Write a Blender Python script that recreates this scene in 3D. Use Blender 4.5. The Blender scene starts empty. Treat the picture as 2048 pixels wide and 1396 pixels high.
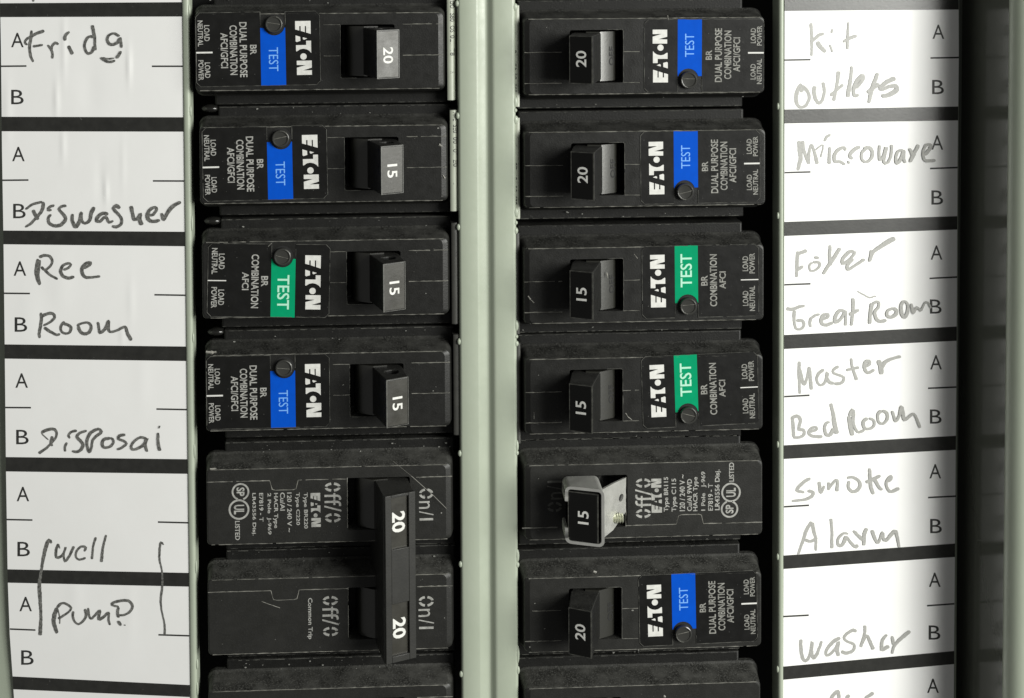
import bpy, bmesh, math, random
from mathutils import Matrix, Vector
random.seed(7)
scene = bpy.context.scene
COL = scene.collection
S = 0.001                                   # everything below is measured in millimetres on the panel
UP = Matrix.Rotation(math.pi / 2, 4, 'X')   # panel (right, up, towards viewer) -> world, the panel stands upright

# ------------------------------------------------------------------ camera
YAW, PITCH, ROLL = math.radians(-2.9689), math.radians(-1.8923), math.radians(-0.3220)
FOC, CX, CY, DIST = 3121.3, 952.55, -27.79, 350.0
CAM_ROT = Matrix.Rotation(YAW, 3, 'Y') @ Matrix.Rotation(PITCH, 3, 'X') @ Matrix.Rotation(ROLL, 3, 'Z')
cam_data = bpy.data.cameras.new('camera')
cam_data.sensor_width = 36.0
cam_data.lens = FOC / 2048 * 36.0
cam_data.shift_x = (1024 - CX) / 2048
cam_data.shift_y = (CY - 698) / 2048
cam_data.clip_start, cam_data.clip_end = 0.01, 50
cam = bpy.data.objects.new('camera', cam_data)
COL.objects.link(cam)
cam.matrix_world = UP @ Matrix.Translation((0, 0, DIST * S)) @ CAM_ROT.to_4x4()
scene.camera = cam

# ------------------------------------------------------------------ light
world = bpy.data.worlds.new('World'); scene.world = world; world.use_nodes = True
bg = world.node_tree.nodes['Background']
bg.inputs[0].default_value = (1.0, 1.0, 0.97, 1); bg.inputs[1].default_value = 0.13

def area(name, frm, to, sx, sy, watts, color):
    l = bpy.data.lights.new(name, 'AREA'); l.shape = 'RECTANGLE'; l.size = sx * S; l.size_y = sy * S
    l.energy = watts; l.color = color
    o = bpy.data.objects.new(name, l); COL.objects.link(o)
    d = (Vector(to) - Vector(frm)).normalized()
    q = d.to_track_quat('-Z', 'Y').to_matrix().to_4x4()
    o.matrix_world = UP @ Matrix.Translation(Vector(frm) * S) @ q
    return o
area('window_light', (690, 150, 760), (50, -80, 0), 520, 420, 13.0, (1.0, 1.0, 0.95))
area('side_lamp', (660, 0, 440), (0, -60, 0), 280, 250, 2.5, (1.0, 1.0, 0.93))

scene.view_settings.view_transform = 'Standard'
scene.view_settings.look = 'None'
scene.view_settings.exposure = 0.0
scene.view_settings.gamma = 1.0
scene.render.engine = 'CYCLES'
scene.render.resolution_x, scene.render.resolution_y = 1024, 698

# ------------------------------------------------------------------ materials
def mat(name, base, rough=0.5, metal=0.0, spec=0.5, var=0.0, vscale=300, bump=0.0, bscale=2500,
        dust=0.0, base2=None, coat=0.0, specks=0.0, rvar=0.0, dustcol=(0.20, 0.20, 0.185)):
    m = bpy.data.materials.new(name); m.use_nodes = True
    nt = m.node_tree; N = nt.nodes; L = nt.links
    b = N['Principled BSDF']
    b.inputs['Roughness'].default_value = rough; b.inputs['Metallic'].default_value = metal
    b.inputs['Specular IOR Level'].default_value = spec
    b.inputs['Coat Weight'].default_value = coat; b.inputs['Coat Roughness'].default_value = 0.22
    tc = N.new('ShaderNodeTexCoord')
    def noise(scale, detail=3.0, rg=0.55):
        n = N.new('ShaderNodeTexNoise'); n.inputs['Scale'].default_value = scale
        n.inputs['Detail'].default_value = detail; n.inputs['Roughness'].default_value = rg
        L.new(tc.outputs['Object'], n.inputs['Vector']); return n.outputs['Fac']
    def ramp(sock, lo, hi, a=0.0, c=1.0):
        r = N.new('ShaderNodeMapRange'); r.inputs['From Min'].default_value = lo; r.inputs['From Max'].default_value = hi
        r.inputs['To Min'].default_value = a; r.inputs['To Max'].default_value = c
        L.new(sock, r.inputs['Value']); return r.outputs['Result']
    def mix(fac, a, c):
        x = N.new('ShaderNodeMix'); x.data_type = 'RGBA'
        if hasattr(fac, 'node'): L.new(fac, x.inputs['Factor'])
        else: x.inputs['Factor'].default_value = fac
        for s, v in ((x.inputs['A'], a), (x.inputs['B'], c)):
            if hasattr(v, 'node'): L.new(v, s)
            else: s.default_value = (*v, 1)
        return x.outputs['Result']
    def math_(op, a, c):
        x = N.new('ShaderNodeMath'); x.operation = op
        for s, v in zip(x.inputs, (a, c)):
            if hasattr(v, 'node'): L.new(v, s)
            else: s.default_value = v
        return x.outputs[0]
    col = None
    if base2 is not None:
        col = mix(ramp(noise(vscale, 4, 0.65), 0.5 - 0.5 * max(var, .05), 0.5 + 0.5 * max(var, .05)), base, base2)
    elif var:
        d = tuple(c * (1 - var) for c in base); e = tuple(min(1, c * (1 + var)) for c in base)
        col = mix(ramp(noise(vscale), 0.3, 0.7), d, e)
    else:
        col = mix(0.0, base, base)
    if dust:
        g = N.new('ShaderNodeNewGeometry'); sp = N.new('ShaderNodeSeparateXYZ'); L.new(g.outputs['Normal'], sp.inputs[0])
        upf = ramp(sp.outputs['Z'], 0.15, 0.9, 0.10, 1.0)          # dust settles on what faces upwards
        f = math_('MULTIPLY', upf, ramp(noise(2600, 4, 0.75), 0.46, 0.74, 0.0, dust))
        f2 = math_('MULTIPLY', upf, ramp(noise(260, 3, 0.6), 0.35, 0.75, 0.0, dust * 0.55))
        col = mix(math_('MAXIMUM', f, f2), col, dustcol)
    if specks:
        col = mix(ramp(noise(1500, 2, 0.5), 0.735, 0.78, 0.0, specks), col, (0.42, 0.42, 0.40))
    L.new(col, b.inputs['Base Color'])
    if rvar:
        L.new(ramp(noise(420, 3), 0.3, 0.7, max(0.02, rough - rvar), min(1, rough + rvar)), b.inputs['Roughness'])
    if bump:
        bn = N.new('ShaderNodeBump'); bn.inputs['Strength'].default_value = bump; bn.inputs['Distance'].default_value = 0.0001
        L.new(noise(bscale, 3), bn.inputs['Height']); L.new(bn.outputs['Normal'], b.inputs['Normal'])
    return m

MAT = {
    'plastic': mat('black_moulded_plastic', (0.0085, 0.0085, 0.0078), 0.43, spec=0.34, bump=0.35, bscale=3200, dust=0.46, specks=0.2, rvar=0.06),
    'housing': mat('black_housing_plastic', (0.0055, 0.0055, 0.005), 0.52, spec=0.28, bump=0.45, bscale=2600, dust=0.36, specks=0.12, rvar=0.06),
    'handle': mat('black_toggle_plastic', (0.0085, 0.0085, 0.008), 0.40, spec=0.42, bump=0.3, bscale=3500, dust=0.34, rvar=0.05),
    'sticker': mat('black_sticker', (0.0048, 0.0048, 0.0044), 0.42, spec=0.32, bump=0.12, bscale=1500, specks=0.2, rvar=0.05),
    'rating': mat('dark_rating_sticker', (0.034, 0.0325, 0.0255), 0.37, spec=0.5, bump=0.12, bscale=1600, base2=(0.024, 0.023, 0.019), var=0.5, vscale=260, rvar=0.06),
    'rotor': mat('satin_black_rotor', (0.020, 0.020, 0.0165), 0.33, spec=0.95, bump=0.1, bscale=1500),
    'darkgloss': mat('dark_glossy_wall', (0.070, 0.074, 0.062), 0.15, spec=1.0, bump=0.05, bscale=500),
    'rimglint': mat('toggle_rim_glint', (0.012, 0.012, 0.011), 0.42, base2=(0.10, 0.10, 0.088), var=0.5, vscale=800),  # bevel highlight round the toggle's end, painted as a lighter rim
    'gapgrey': mat('dim_channel', (0.12, 0.13, 0.11), 0.5),
    'scuff': mat('pale_scuff', (0.10, 0.10, 0.09), 0.6, base2=(0.38, 0.37, 0.33), var=0.5, vscale=900),
    'capshade': mat('shaded_black_cap', (0.0035, 0.0035, 0.0032), 0.5, spec=0.25),  # mainly right-column rating plates, their shade put into the colour
    'dustyplastic': mat('dusty_black_plastic', (0.0135, 0.0135, 0.0122), 0.46, spec=0.36, bump=0.35, bscale=3000, dust=0.60, specks=0.2, rvar=0.06),
    'tie': mat('grey_black_tie_bar', (0.021, 0.021, 0.019), 0.40, spec=0.5, bump=0.2, bscale=2400, dust=0.34, var=0.15, vscale=300),
    'dimtext': mat('dusty_grey_print', (0.235, 0.235, 0.215), 0.6, var=0.3, vscale=1200),
    'dark': mat('black_recess', (0.004, 0.004, 0.004), 0.7),
    'print': mat('white_print', (0.66, 0.66, 0.63), 0.6, var=0.1, vscale=900),
    'greyprint': mat('pale_grey_print', (0.33, 0.33, 0.31), 0.6, var=0.25, vscale=1200),
    'dimprint': mat('dim_grey_print', (0.075, 0.075, 0.068), 0.6, var=0.3, vscale=1200),
    'blue': mat('blue_test_strip', (0.0002, 0.072, 0.50), 0.65, spec=0.08, var=0.05, vscale=500),
    'bluetext': mat('pale_blue_print', (0.16, 0.40, 0.85), 0.6),
    'green': mat('green_test_strip', (0.0002, 0.28, 0.125), 0.65, spec=0.08, var=0.05, vscale=500),
    'greentext': mat('pale_green_print', (0.42, 0.74, 0.58), 0.6),
    'wornglint': mat('worn_moulding_glint', (0.028, 0.028, 0.025), 0.5, base2=(0.36, 0.355, 0.315), var=0.7, vscale=420),  # moulding flash and wear, with the edges' highlight put into the colour
    'edge': mat('pale_edge_glint', (0.018, 0.018, 0.016), 0.45, base2=(0.20, 0.20, 0.18), var=0.7, vscale=380),  # light caught by sticker and housing edges, painted pale
    'button': mat('smoky_test_button', (0.034, 0.034, 0.031), 0.24, spec=0.6, bump=0.25, bscale=900, rvar=0.08),
    'paint': mat('pale_green_paint', (0.342, 0.382, 0.304), 0.38, base2=(0.368, 0.407, 0.330), var=0.5, vscale=45, bump=0.22, bscale=700, rvar=0.07, specks=0.10),
    'paper': mat('white_card', (0.835, 0.835, 0.825), 0.50, spec=0.45, base2=(0.872, 0.872, 0.866), var=0.5, vscale=55, coat=0.12, bump=0.08, bscale=420),
    'ink': mat('black_printed_bar', (0.022, 0.022, 0.020), 0.33, spec=0.6, var=0.2, vscale=500, specks=0.15, bump=0.15, bscale=1800),
    'inkline': mat('black_printed_line', (0.03, 0.03, 0.028), 0.5, var=0.2, vscale=500),
    'graphite': mat('dark_pencil', (0.022, 0.022, 0.020), 0.5, base2=(0.24, 0.24, 0.225), var=0.45, vscale=1900),
    'graphite_sheen': mat('pencil_with_sheen', (0.255, 0.255, 0.24), 0.5, base2=(0.43, 0.43, 0.41), var=0.6, vscale=3200),  # right card's pencil, its sheen put into the colour as lighter grey
    'wsticker': mat('pale_side_sticker', (0.36, 0.385, 0.315), 0.38, var=0.06, vscale=300),
    'dsticker': mat('dark_side_sticker', (0.05, 0.05, 0.045), 0.34, var=0.1, vscale=300),  # side sticker set darker, given to the third and fourth rows
    'metal': mat('dull_steel', (0.70, 0.70, 0.665), 0.46, metal=0.75, var=0.03, vscale=200, rvar=0.06),
    'zinc': mat('grey_zinc', (0.56, 0.57, 0.46), 0.34, metal=0.8, var=0.1, vscale=900),
    'gloss': mat('glossy_black_plastic', (0.012, 0.012, 0.011), 0.16),
    'lint': mat('pale_lint', (0.20, 0.20, 0.185), 0.8, var=0.3, vscale=900),
    'web': mat('cobweb', (0.25, 0.245, 0.22), 0.6),
}

# ------------------------------------------------------------------ helpers
def unproject(px, py, h=0.0):
    """photo pixel (2048 wide) + height above the cover plate -> panel millimetres"""
    d = CAM_ROT @ Vector(((px - CX) / FOC, -(py - CY) / FOC, -1.0))
    t = (h - DIST) / d.z
    return Vector((t * d.x, t * d.y, h))
U = unproject

def thing(name, label, category, loc, turned=False, group=None, kind=None):
    o = bpy.data.objects.new(name, None); COL.objects.link(o)
    o.empty_display_size = 0.005
    r = Matrix.Rotation(math.pi, 4, 'Z') if turned else Matrix.Identity(4)
    o.matrix_world = UP @ Matrix.Translation(Vector(loc) * S) @ r
    o['label'] = label; o['category'] = category
    if group: o['group'] = group
    if kind: o['kind'] = kind
    o['_loc'] = list(loc)
    return o

def part(name, verts, faces, m, parent, smooth=None, bevel=0.0, label=None, off=(0, 0, 0)):
    me = bpy.data.meshes.new(name)
    me.from_pydata([((v[0] - off[0]) * S, (v[1] - off[1]) * S, (v[2] - off[2]) * S) for v in verts], [], faces)
    me.validate(); me.update()
    bm = bmesh.new(); bm.from_mesh(me)
    bmesh.ops.recalc_face_normals(bm, faces=bm.faces); bm.to_mesh(me); bm.free()
    me.materials.append(MAT[m])
    if smooth is not None:
        me.polygons.foreach_set('use_smooth', [True] * len(me.polygons))
        me.set_sharp_from_angle(angle=math.radians(smooth))
    o = bpy.data.objects.new(name, me); COL.objects.link(o)
    if parent is not None: o.parent = parent
    if label: o['label'] = label
    if bevel:
        b = o.modifiers.new('bevel', 'BEVEL'); b.width = bevel * S; b.segments = 2; b.limit_method = 'ANGLE'
        b.angle_limit = math.radians(35)
        me.polygons.foreach_set('use_smooth', [True] * len(me.polygons)); me.set_sharp_from_angle(angle=math.radians(30))
        b.harden_normals = False
    return o

class MB:
    """collects one piece of geometry"""
    def __init__(self): self.v = []; self.f = []
    def add(self, vs, fs):
        k = len(self.v); self.v += [tuple(p) for p in vs]; self.f += [tuple(i + k for i in f) for f in fs]
    def box(self, x0, x1, y0, y1, z0, z1):
        self.add([(x0, y0, z0), (x1, y0, z0), (x1, y1, z0), (x0, y1, z0), (x0, y0, z1), (x1, y0, z1), (x1, y1, z1), (x0, y1, z1)],
                 [(3, 2, 1, 0), (4, 5, 6, 7), (0, 1, 5, 4), (1, 2, 6, 5), (2, 3, 7, 6), (3, 0, 4, 7)])
    def prism(self, poly, y0, y1):           # poly in (u, h), pushed along v
        n = len(poly)
        self.add([(p[0], y0, p[1]) for p in poly] + [(p[0], y1, p[1]) for p in poly],
                 [tuple(range(n)), tuple(range(2 * n - 1, n - 1, -1))] + [(i, i + n, (i + 1) % n + n, (i + 1) % n) for i in range(n)])
    def slab(self, poly, z0, z1):            # poly in (u, v), pushed along h
        n = len(poly)
        self.add([(p[0], p[1], z0) for p in poly] + [(p[0], p[1], z1) for p in poly],
                 [tuple(range(n))[::-1], tuple(range(n, 2 * n))] + [(i, (i + 1) % n, (i + 1) % n + n, i + n) for i in range(n)])
    def sheet(self, poly, z):
        self.add([(p[0], p[1], z) for p in poly], [tuple(range(len(poly)))])
    def lathe(self, prof, c, axis='z', n=24):
        vs = []; fs = []
        for r, t in prof:
            for k in range(n):
                a = 2 * math.pi * k / n
                p = (r * math.cos(a), r * math.sin(a), t)
                if axis == 'x': p = (t, r * math.cos(a), r * math.sin(a))
                vs.append((c[0] + p[0], c[1] + p[1], c[2] + p[2]))
        for j in range(len(prof) - 1):
            for k in range(n): fs.append((j * n + k, j * n + (k + 1) % n, (j + 1) * n + (k + 1) % n, (j + 1) * n + k))
        fs.append(tuple(range(n))[::-1]); fs.append(tuple((len(prof) - 1) * n + k for k in range(n)))
        self.add(vs, fs)
    def out(self, name, m, parent, **kw): return part(name, self.v, self.f, m, parent, **kw)

def rounded(x0, x1, y0, y1, r, n=5):
    pts = []
    for cx, cy, a0 in ((x1 - r, y1 - r, 0), (x0 + r, y1 - r, 90), (x0 + r, y0 + r, 180), (x1 - r, y0 + r, 270)):
        for k in range(n + 1):
            a = math.radians(a0 + 90 * k / n); pts.append((cx + r * math.cos(a), cy + r * math.sin(a)))
    return pts

def fill_with_hole(outer, hole):
    """triangles between two loops of 3d points"""
    bm = bmesh.new(); es = []
    for loop in (outer, hole):
        vs = [bm.verts.new(p) for p in loop]
        es += [bm.edges.new((vs[i], vs[(i + 1) % len(vs)])) for i in range(len(vs))]
    bmesh.ops.triangle_fill(bm, use_beauty=True, use_dissolve=False, edges=es)
    bm.verts.index_update()
    v = [tuple(p.co) for p in bm.verts]; f = [tuple(q.index for q in t.verts) for t in bm.faces]; bm.free()
    return v, f

# lettering: every string once as a flat mesh scaled to a unit box
_font = {}
def glyphs(s, bold):
    key = (s, bold)
    if key not in _font:
        c = bpy.data.curves.new('lettering', 'FONT'); c.body = s; c.size = 1.0; c.resolution_u = 3
        c.offset = bold; c.fill_mode = 'FRONT'
        o = bpy.data.objects.new('lettering', c); COL.objects.link(o)
        dg = bpy.context.evaluated_depsgraph_get()
        me = bpy.data.meshes.new_from_object(o.evaluated_get(dg))
        vs = [(v.co.x, v.co.y) for v in me.vertices]; fs = [tuple(p.vertices) for p in me.polygons]
        bpy.data.objects.remove(o); bpy.data.curves.remove(c); bpy.data.meshes.remove(me)
        xs = [v[0] for v in vs]; ys = [v[1] for v in vs]
        x0, x1, y0, y1 = min(xs), max(xs), min(ys), max(ys)
        _font[key] = ([((x - x0) / (x1 - x0) - .5, (y - y0) / (y1 - y0) - .5) for x, y in vs], fs)
    return _font[key]

def lettering(mb, s, c, length, height, place, bold=0.012):
    vs, fs = glyphs(s, bold)
    mb.add([place(c[0] + x * length, c[1] + y * height) for x, y in vs], fs)

def stencil_o(mb, c, length, height, place, w=0.16, n=4):
    for q in range(4):
        a0 = math.radians(90 * q + 12); a1 = math.radians(90 * q + 78)
        vs = []; fs = []
        for k in range(n + 1):
            a = a0 + (a1 - a0) * k / n
            for s_ in (1.0, 1.0 - 2 * w * (1 if 1 else 0)):
                vs.append(place(c[0] + math.cos(a) * length / 2 * (s_ if s_ == 1 else 1 - 2 * w * height / length),
                                c[1] + math.sin(a) * height / 2 * s_))
        for k in range(n): fs.append((2 * k, 2 * k + 2, 2 * k + 3, 2 * k + 1))
        mb.add(vs, fs)

LOGO = [  # wordmark in a box 110 long and 32 high: heavy slit letters and a dot
    [(0, 0), (17, 0), (19.3, 8.2), (10.3, 8.2), (10.3, 11), (20, 11), (22.8, 19.3), (10.3, 19.3), (10.3, 21.8), (23.5, 21.8), (26.5, 31), (0, 31)],
    [(29, 0.5), (32, 9.7), (40.3, 10), (42.5, 2.5), (41, 0.5)], [(33, 15), (35.5, 23.7), (38.2, 17.4), (36.7, 15)],
    [(40.2, 21.5), (40.2, 31.3), (65, 31.3), (60.5, 27.5), (57.5, 22), (56.2, 15.5), (57.3, 9), (61.5, 2.5), (61, 1), (48.8, 1), (48.8, 21.5)],
    [(80.4, 2), (89, 2), (89.6, 20), (94.5, 2), (109.3, 2), (109.3, 32), (100, 32), (100.2, 14), (94.8, 32), (80.4, 32)],
]
def logo(mb, c, length, height, place):
    for poly in LOGO:
        mb.add([place(c[0] + (x / 110 - .5) * length, c[1] + (y / 31 - .5) * height) for x, y in poly], [tuple(range(len(poly)))])
    n = 16; mb.add([place(c[0] + ((72 + 6.5 * math.cos(2 * math.pi * k / n)) / 110 - .5) * length,
                          c[1] + ((15.7 + 6.5 * math.sin(2 * math.pi * k / n)) / 31 - .5) * height) for k in range(n)], [tuple(range(n))])

def ring(mb, c, r0, r1, place, a0=0, a1=360, n=28):
    vs = []; fs = []
    for k in range(n + 1):
        a = math.radians(a0 + (a1 - a0) * k / n)
        vs += [place(c[0] + r0 * math.cos(a), c[1] + r0 * math.sin(a)), place(c[0] + r1 * math.cos(a), c[1] + r1 * math.sin(a))]
    for k in range(n): fs.append((2 * k, 2 * k + 1, 2 * k + 3, 2 * k + 2))
    mb.add(vs, fs)

def pale_line(mb, pts, z, w=0.13, gap=0.12, step=0.8, jit=0.05):  # serves seams, wear, scuffs and painted-in edge highlights
    gap *= 0.22; jit *= 0.6
    """an uneven, broken light edge along a polyline in (u, v)"""
    for (ax, ay), (bx, by) in zip(pts, pts[1:]):
        L = math.hypot(bx - ax, by - ay)
        if L < 1e-6: continue
        n = max(1, int(L / step)); dx, dy = (bx - ax) / L, (by - ay) / L; nx, ny = -dy, dx
        prev = None
        for k in range(n + 1):
            t = k * L / n; ww = w * random.uniform(0.35, 1.25); j = random.uniform(-jit, jit)
            cx, cy = ax + dx * t + nx * j, ay + dy * t + ny * j
            cur = ((cx - nx * ww / 2, cy - ny * ww / 2, z), (cx + nx * ww / 2, cy + ny * ww / 2, z), (cx, cy, z + 0.05 + ww * 0.25))
            if prev and random.random() > gap:
                mb.add([prev[0], cur[0], cur[2], prev[2], prev[1], cur[1]], [(0, 1, 2, 3), (3, 2, 5, 4)])
            prev = cur

def wl(root, name, m, pts, z, *args, **kw):
    mb = MB(); pale_line(mb, pts, z, *args, **kw)
    if mb.f: return mb.out(name, m, root)

# ------------------------------------------------------------------ cover plate
XL0, XL1 = U(371, 698).x, U(386.3, 698).x            # left rim
XC0, XC1 = U(918.8, 698).x, U(1034, 698).x           # bar between the two columns
XR0, XR1 = U(1556.6, 698).x, U(1568, 698).x          # right rim
Y0, Y1 = 45.0, -262.0

def extrude(mb, prof, ys=(Y0, Y1)):
    n = len(prof); vs = []
    for y in ys: vs += [(x, y, h) for x, h in prof]
    fs = []
    for j in range(len(ys) - 1):
        fs += [(j * n + i, j * n + i + 1, (j + 1) * n + i + 1, (j + 1) * n + i) for i in range(n - 1)]
    mb.add(vs, fs)

cover = thing('panel_cover', 'pale green painted metal cover plate framing both columns of breakers', 'panel cover', (0, -90, 0))
OFF = (0, -90, 0)
mb = MB(); w = XC1 - XC0
extrude(mb, [(XC0 + 0.15, -5), (XC0, -1.2), (XC0 + 0.05, -0.55), (XC0 + 0.28, -0.16), (XC0 + 0.7, 0), (XC0 + 4.15, 0), (XC0 + 4.45, -0.10),
             (XC0 + 4.75, -0.30), (XC0 + 5.6, -0.78), (XC0 + 6.2, -1.02), (XC0 + 6.6, -1.10), (XC0 + 6.9, -1.02), (XC0 + 7.35, -0.62), (XC0 + 7.8, -0.22),
             (XC0 + 8.1, -0.05), (XC0 + 8.5, 0), (XC1 - 0.75, 0), (XC1 - 0.35, -0.12), (XC1 - 0.10, -0.42), (XC1, -0.95), (XC1 - 0.1, -5)])
mb.out('center_bar', 'paint', cover, smooth=50, off=OFF)
mb = MB()
extrude(mb, [(XL0 - 0.05, -2.6), (XL0, -0.6), (XL0 + 0.2, -0.22), (XL0 + 0.5, -0.08), (XL0 + 0.85, 0), (XL1 - 0.55, 0), (XL1 - 0.22, -0.12), (XL1 - 0.03, -0.5), (XL1, -1.0), (XL1 - 0.1, -6)])
mb.out('rim', 'paint', cover, smooth=50, off=OFF)
mb = MB()
extrude(mb, [(XR0 + 0.1, -6), (XR0, -1.0), (XR0 + 0.04, -0.5), (XR0 + 0.25, -0.14), (XR0 + 0.6, 0), (XR1 - 0.5, 0), (XR1 - 0.2, -0.10), (XR1 - 0.03, -0.4), (XR1 + 0.02, -2.6)])
mb.out('rim', 'paint', cover, smooth=50, off=OFF)
# the sloping flanks that carry the two directory cards
XFL = U(-40, 698, -10).x - 62
mb = MB(); extrude(mb, [(XFL, -12.6), (XFL + 50, -11.8), (XL0 - 0.05, -2.55)]); mb.out('card_flank', 'paint', cover, off=OFF)
XGAP = U(1917, 698, -6.3).x
mb = MB(); extrude(mb, [(XR1 + 0.02, -2.55), (XGAP, -6.9), (XGAP + 0.1, -7.2), (XGAP, -18)]); mb.out('card_flank', 'paint', cover, off=OFF)
# remains of the punched-out twist-outs along the openings
def nib(x, y, sx, sy, h=-0.45, sz=0.42):
    mb = MB(); n = 10; rings = 6; vs = []; fs = []
    for j in range(rings + 1):
        a = math.pi * j / rings
        for k in range(n):
            b = 2 * math.pi * k / n
            vs.append((x + sx * math.sin(a) * math.cos(b), y + sy * math.cos(a), h + sz * math.sin(a) * math.sin(b)))
    for j in range(rings):
        for k in range(n): fs.append((j * n + k, j * n + (k + 1) % n, (j + 1) * n + (k + 1) % n, (j + 1) * n + k))
    mb.add(vs, fs); mb.out('knockout_nib', 'paint', cover, smooth=80, off=OFF)
for py in (7, 232, 455, 684, 908, 1130, 1350): nib(XC0, U(917, py).y, 0.5, 0.75)
for py, sy, sx in ((14, .9, .75), (204, 1.3, .75), (221, .5, .5), (240, 1.0, .8), (425, 1.1, .75), (446, .5, .5), (462, .8, .6), (652, 1.3, .6),
                   (674, .5, .5), (688, .7, .6), (893, 1.4, .5), (907, .6, .5), (1113, 1.6, .5), (1131, .7, .5), (1310, 2.2, .45), (1342, 1.0, .5)):
    nib(XC1 - 0.15, U(1033, py).y, sx, sy)
for py in (20, 222, 447, 676, 903, 1135, 1330, 1380): nib(XL1, U(386, py).y, 0.28, 1.2 + random.random())
for py in (213, 432, 890, 1115, 1340): nib(XR0, U(1557, py).y, 0.35, 0.8)

# inside of the box behind the breakers
inside = MB(); inside.box(XL0 - 34, XR1 + 30, Y1 - 20, Y0 + 20, -34, -30)
io = inside.out('panel_interior', 'dark', None, off=(0, -90, 0)); io.matrix_world = UP @ Matrix.Translation(Vector((0, -90, 0)) * S)
io['kind'] = 'structure'; io['label'] = 'dark inside of the breaker box behind the breakers'; io['category'] = 'interior'

# right-hand trim: a glossy inner wall leaning outwards and its front flange
b0, b1 = U(1942, 0, -7.0), U(1929, 1396, -7.0)
def base_x(y): return b0.x + (b1.x - b0.x) * (y - b0.y) / (b1.y - b0.y)
trim = thing('panel_trim', 'pale green enclosure edge with dim glossy inner wall beside the right card', 'panel trim', (135, -90, 0))
mb = MB(); prof = [(-0.9, -18), (0, -7), (0.75, 1.5), (1.62, 11.6)]
for k in range(9):
    a = math.radians(5 + 85 * k / 8); prof.append((1.62 + 4.2 - 4.2 * math.cos(a), 11.6 + 4.2 * math.sin(a) - .36))
prof += [(14, 15.5), (60, 15.7)]
vs = []; n = len(prof)
for y in (Y0, Y1): vs += [(base_x(y) + x, y, h) for x, h in prof]
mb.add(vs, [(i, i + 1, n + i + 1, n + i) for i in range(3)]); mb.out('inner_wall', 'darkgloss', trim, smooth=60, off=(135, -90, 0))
mb = MB(); mb.add(vs, [(i, i + 1, n + i + 1, n + i) for i in range(3, n - 1)]); mb.out('flange', 'paint', trim, smooth=60, off=(135, -90, 0))
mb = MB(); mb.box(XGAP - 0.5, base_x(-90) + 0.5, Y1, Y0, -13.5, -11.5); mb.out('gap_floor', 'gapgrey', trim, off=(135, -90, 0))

# ------------------------------------------------------------------ directory cards
def lerp_table(tab, y):
    if y <= tab[0][0]: (a, va), (b, vb) = tab[0], tab[1]
    elif y >= tab[-1][0]: (a, va), (b, vb) = tab[-2], tab[-1]
    else:
        for (a, va), (b, vb) in zip(tab, tab[1:]):
            if a <= y <= b: break
    return va + (vb - va) * (y - a) / (b - a)
EDGE = {'L': ([(-60, -1), (100, 2), (300, 4), (480, 7), (700, 9.5), (940, 12), (1160, 15.5), (1270, 19.5), (1350, 25), (1396, 28)],
              [(0, 365.5), (130, 367), (470, 370.5), (700, 373.5), (930, 376), (1160, 377.5), (1396, 380)]),
        'R': ([(0, 1569.5), (700, 1568.2), (1396, 1566.5)], [(0, 1917), (110, 1917.5), (330, 1915), (700, 1913), (1396, 1907.5)])}
HOUT = {'L': lambda y: -6.2 - 1.9 * max(0, (y - 300) / 1100) ** 2, 'R': lambda y: -5.7}
WRINK = {'L': [(128, 95, 5, 55, .11), (258, 130, 4.5, 34, .16), (113, 200, 5, 36, .13), (126, 290, 5, 30, .11), (212, 382, 4, 22, .15), (200, 360, 9, 40, -.07),
               (246, 330, 5, 50, .05), (60, 620, 30, 70, .10), (244, 672, 5, 18, .08), (120, 560, 26, 60, .12), (262, 600, 7, 45, .06), (150, 1190, 16, 50, .06),
               (260, 1220, 12, 60, .05), (285, 760, 16, 60, .05), (15, 220, 9, 60, .10), (180, 180, 22, 50, -.10)],
         'R': [(1650, 130, 14, 70, .06), (1725, 170, 10, 40, .05), (1700, 330, 16, 40, .05), (1745, 600, 14, 60, .04), (1690, 1010, 20, 80, .04), (1640, 730, 14, 60, .04)]}
def card_h(side, px, py):
    e = EDGE[side]; a, b = lerp_table(e[0], py), lerp_table(e[1], py); s = (px - a) / (b - a)
    if side == 'L': s = 1 - s
    h = -0.42 + (HOUT[side](py) + 0.42) * s
    for cx, cy, sx, sy, amp in WRINK[side]:
        dx, dy = (px - cx) / sx, (py - cy) / sy
        if abs(dx) < 3 and abs(dy) < 3: h += amp * math.exp(-dx * dx - dy * dy)
    return h
def on_card(side, px, py, lift=0.0):
    h = card_h(side, px, py)
    return U(px, py, h) + Vector((0, 0, lift))

def catmull(pts, step=3.0):
    if len(pts) == 2: P = [pts[0], pts[0], pts[1], pts[1]]
    else: P = [pts[0]] + list(pts) + [pts[-1]]
    out = []
    for i in range(1, len(P) - 2):
        p0, p1, p2, p3 = P[i - 1], P[i], P[i + 1], P[i + 2]
        n = max(2, int(math.dist(p1, p2) / step))
        for k in range(n):
            t = k / n
            out.append(tuple(0.5 * (2 * p1[j] + (p2[j] - p0[j]) * t + (2 * p0[j] - 5 * p1[j] + 4 * p2[j] - p3[j]) * t * t
                                    + (3 * p1[j] - p0[j] - 3 * p2[j] + p3[j]) * t ** 3) for j in (0, 1)))
    out.append(P[-1]); return out

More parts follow.
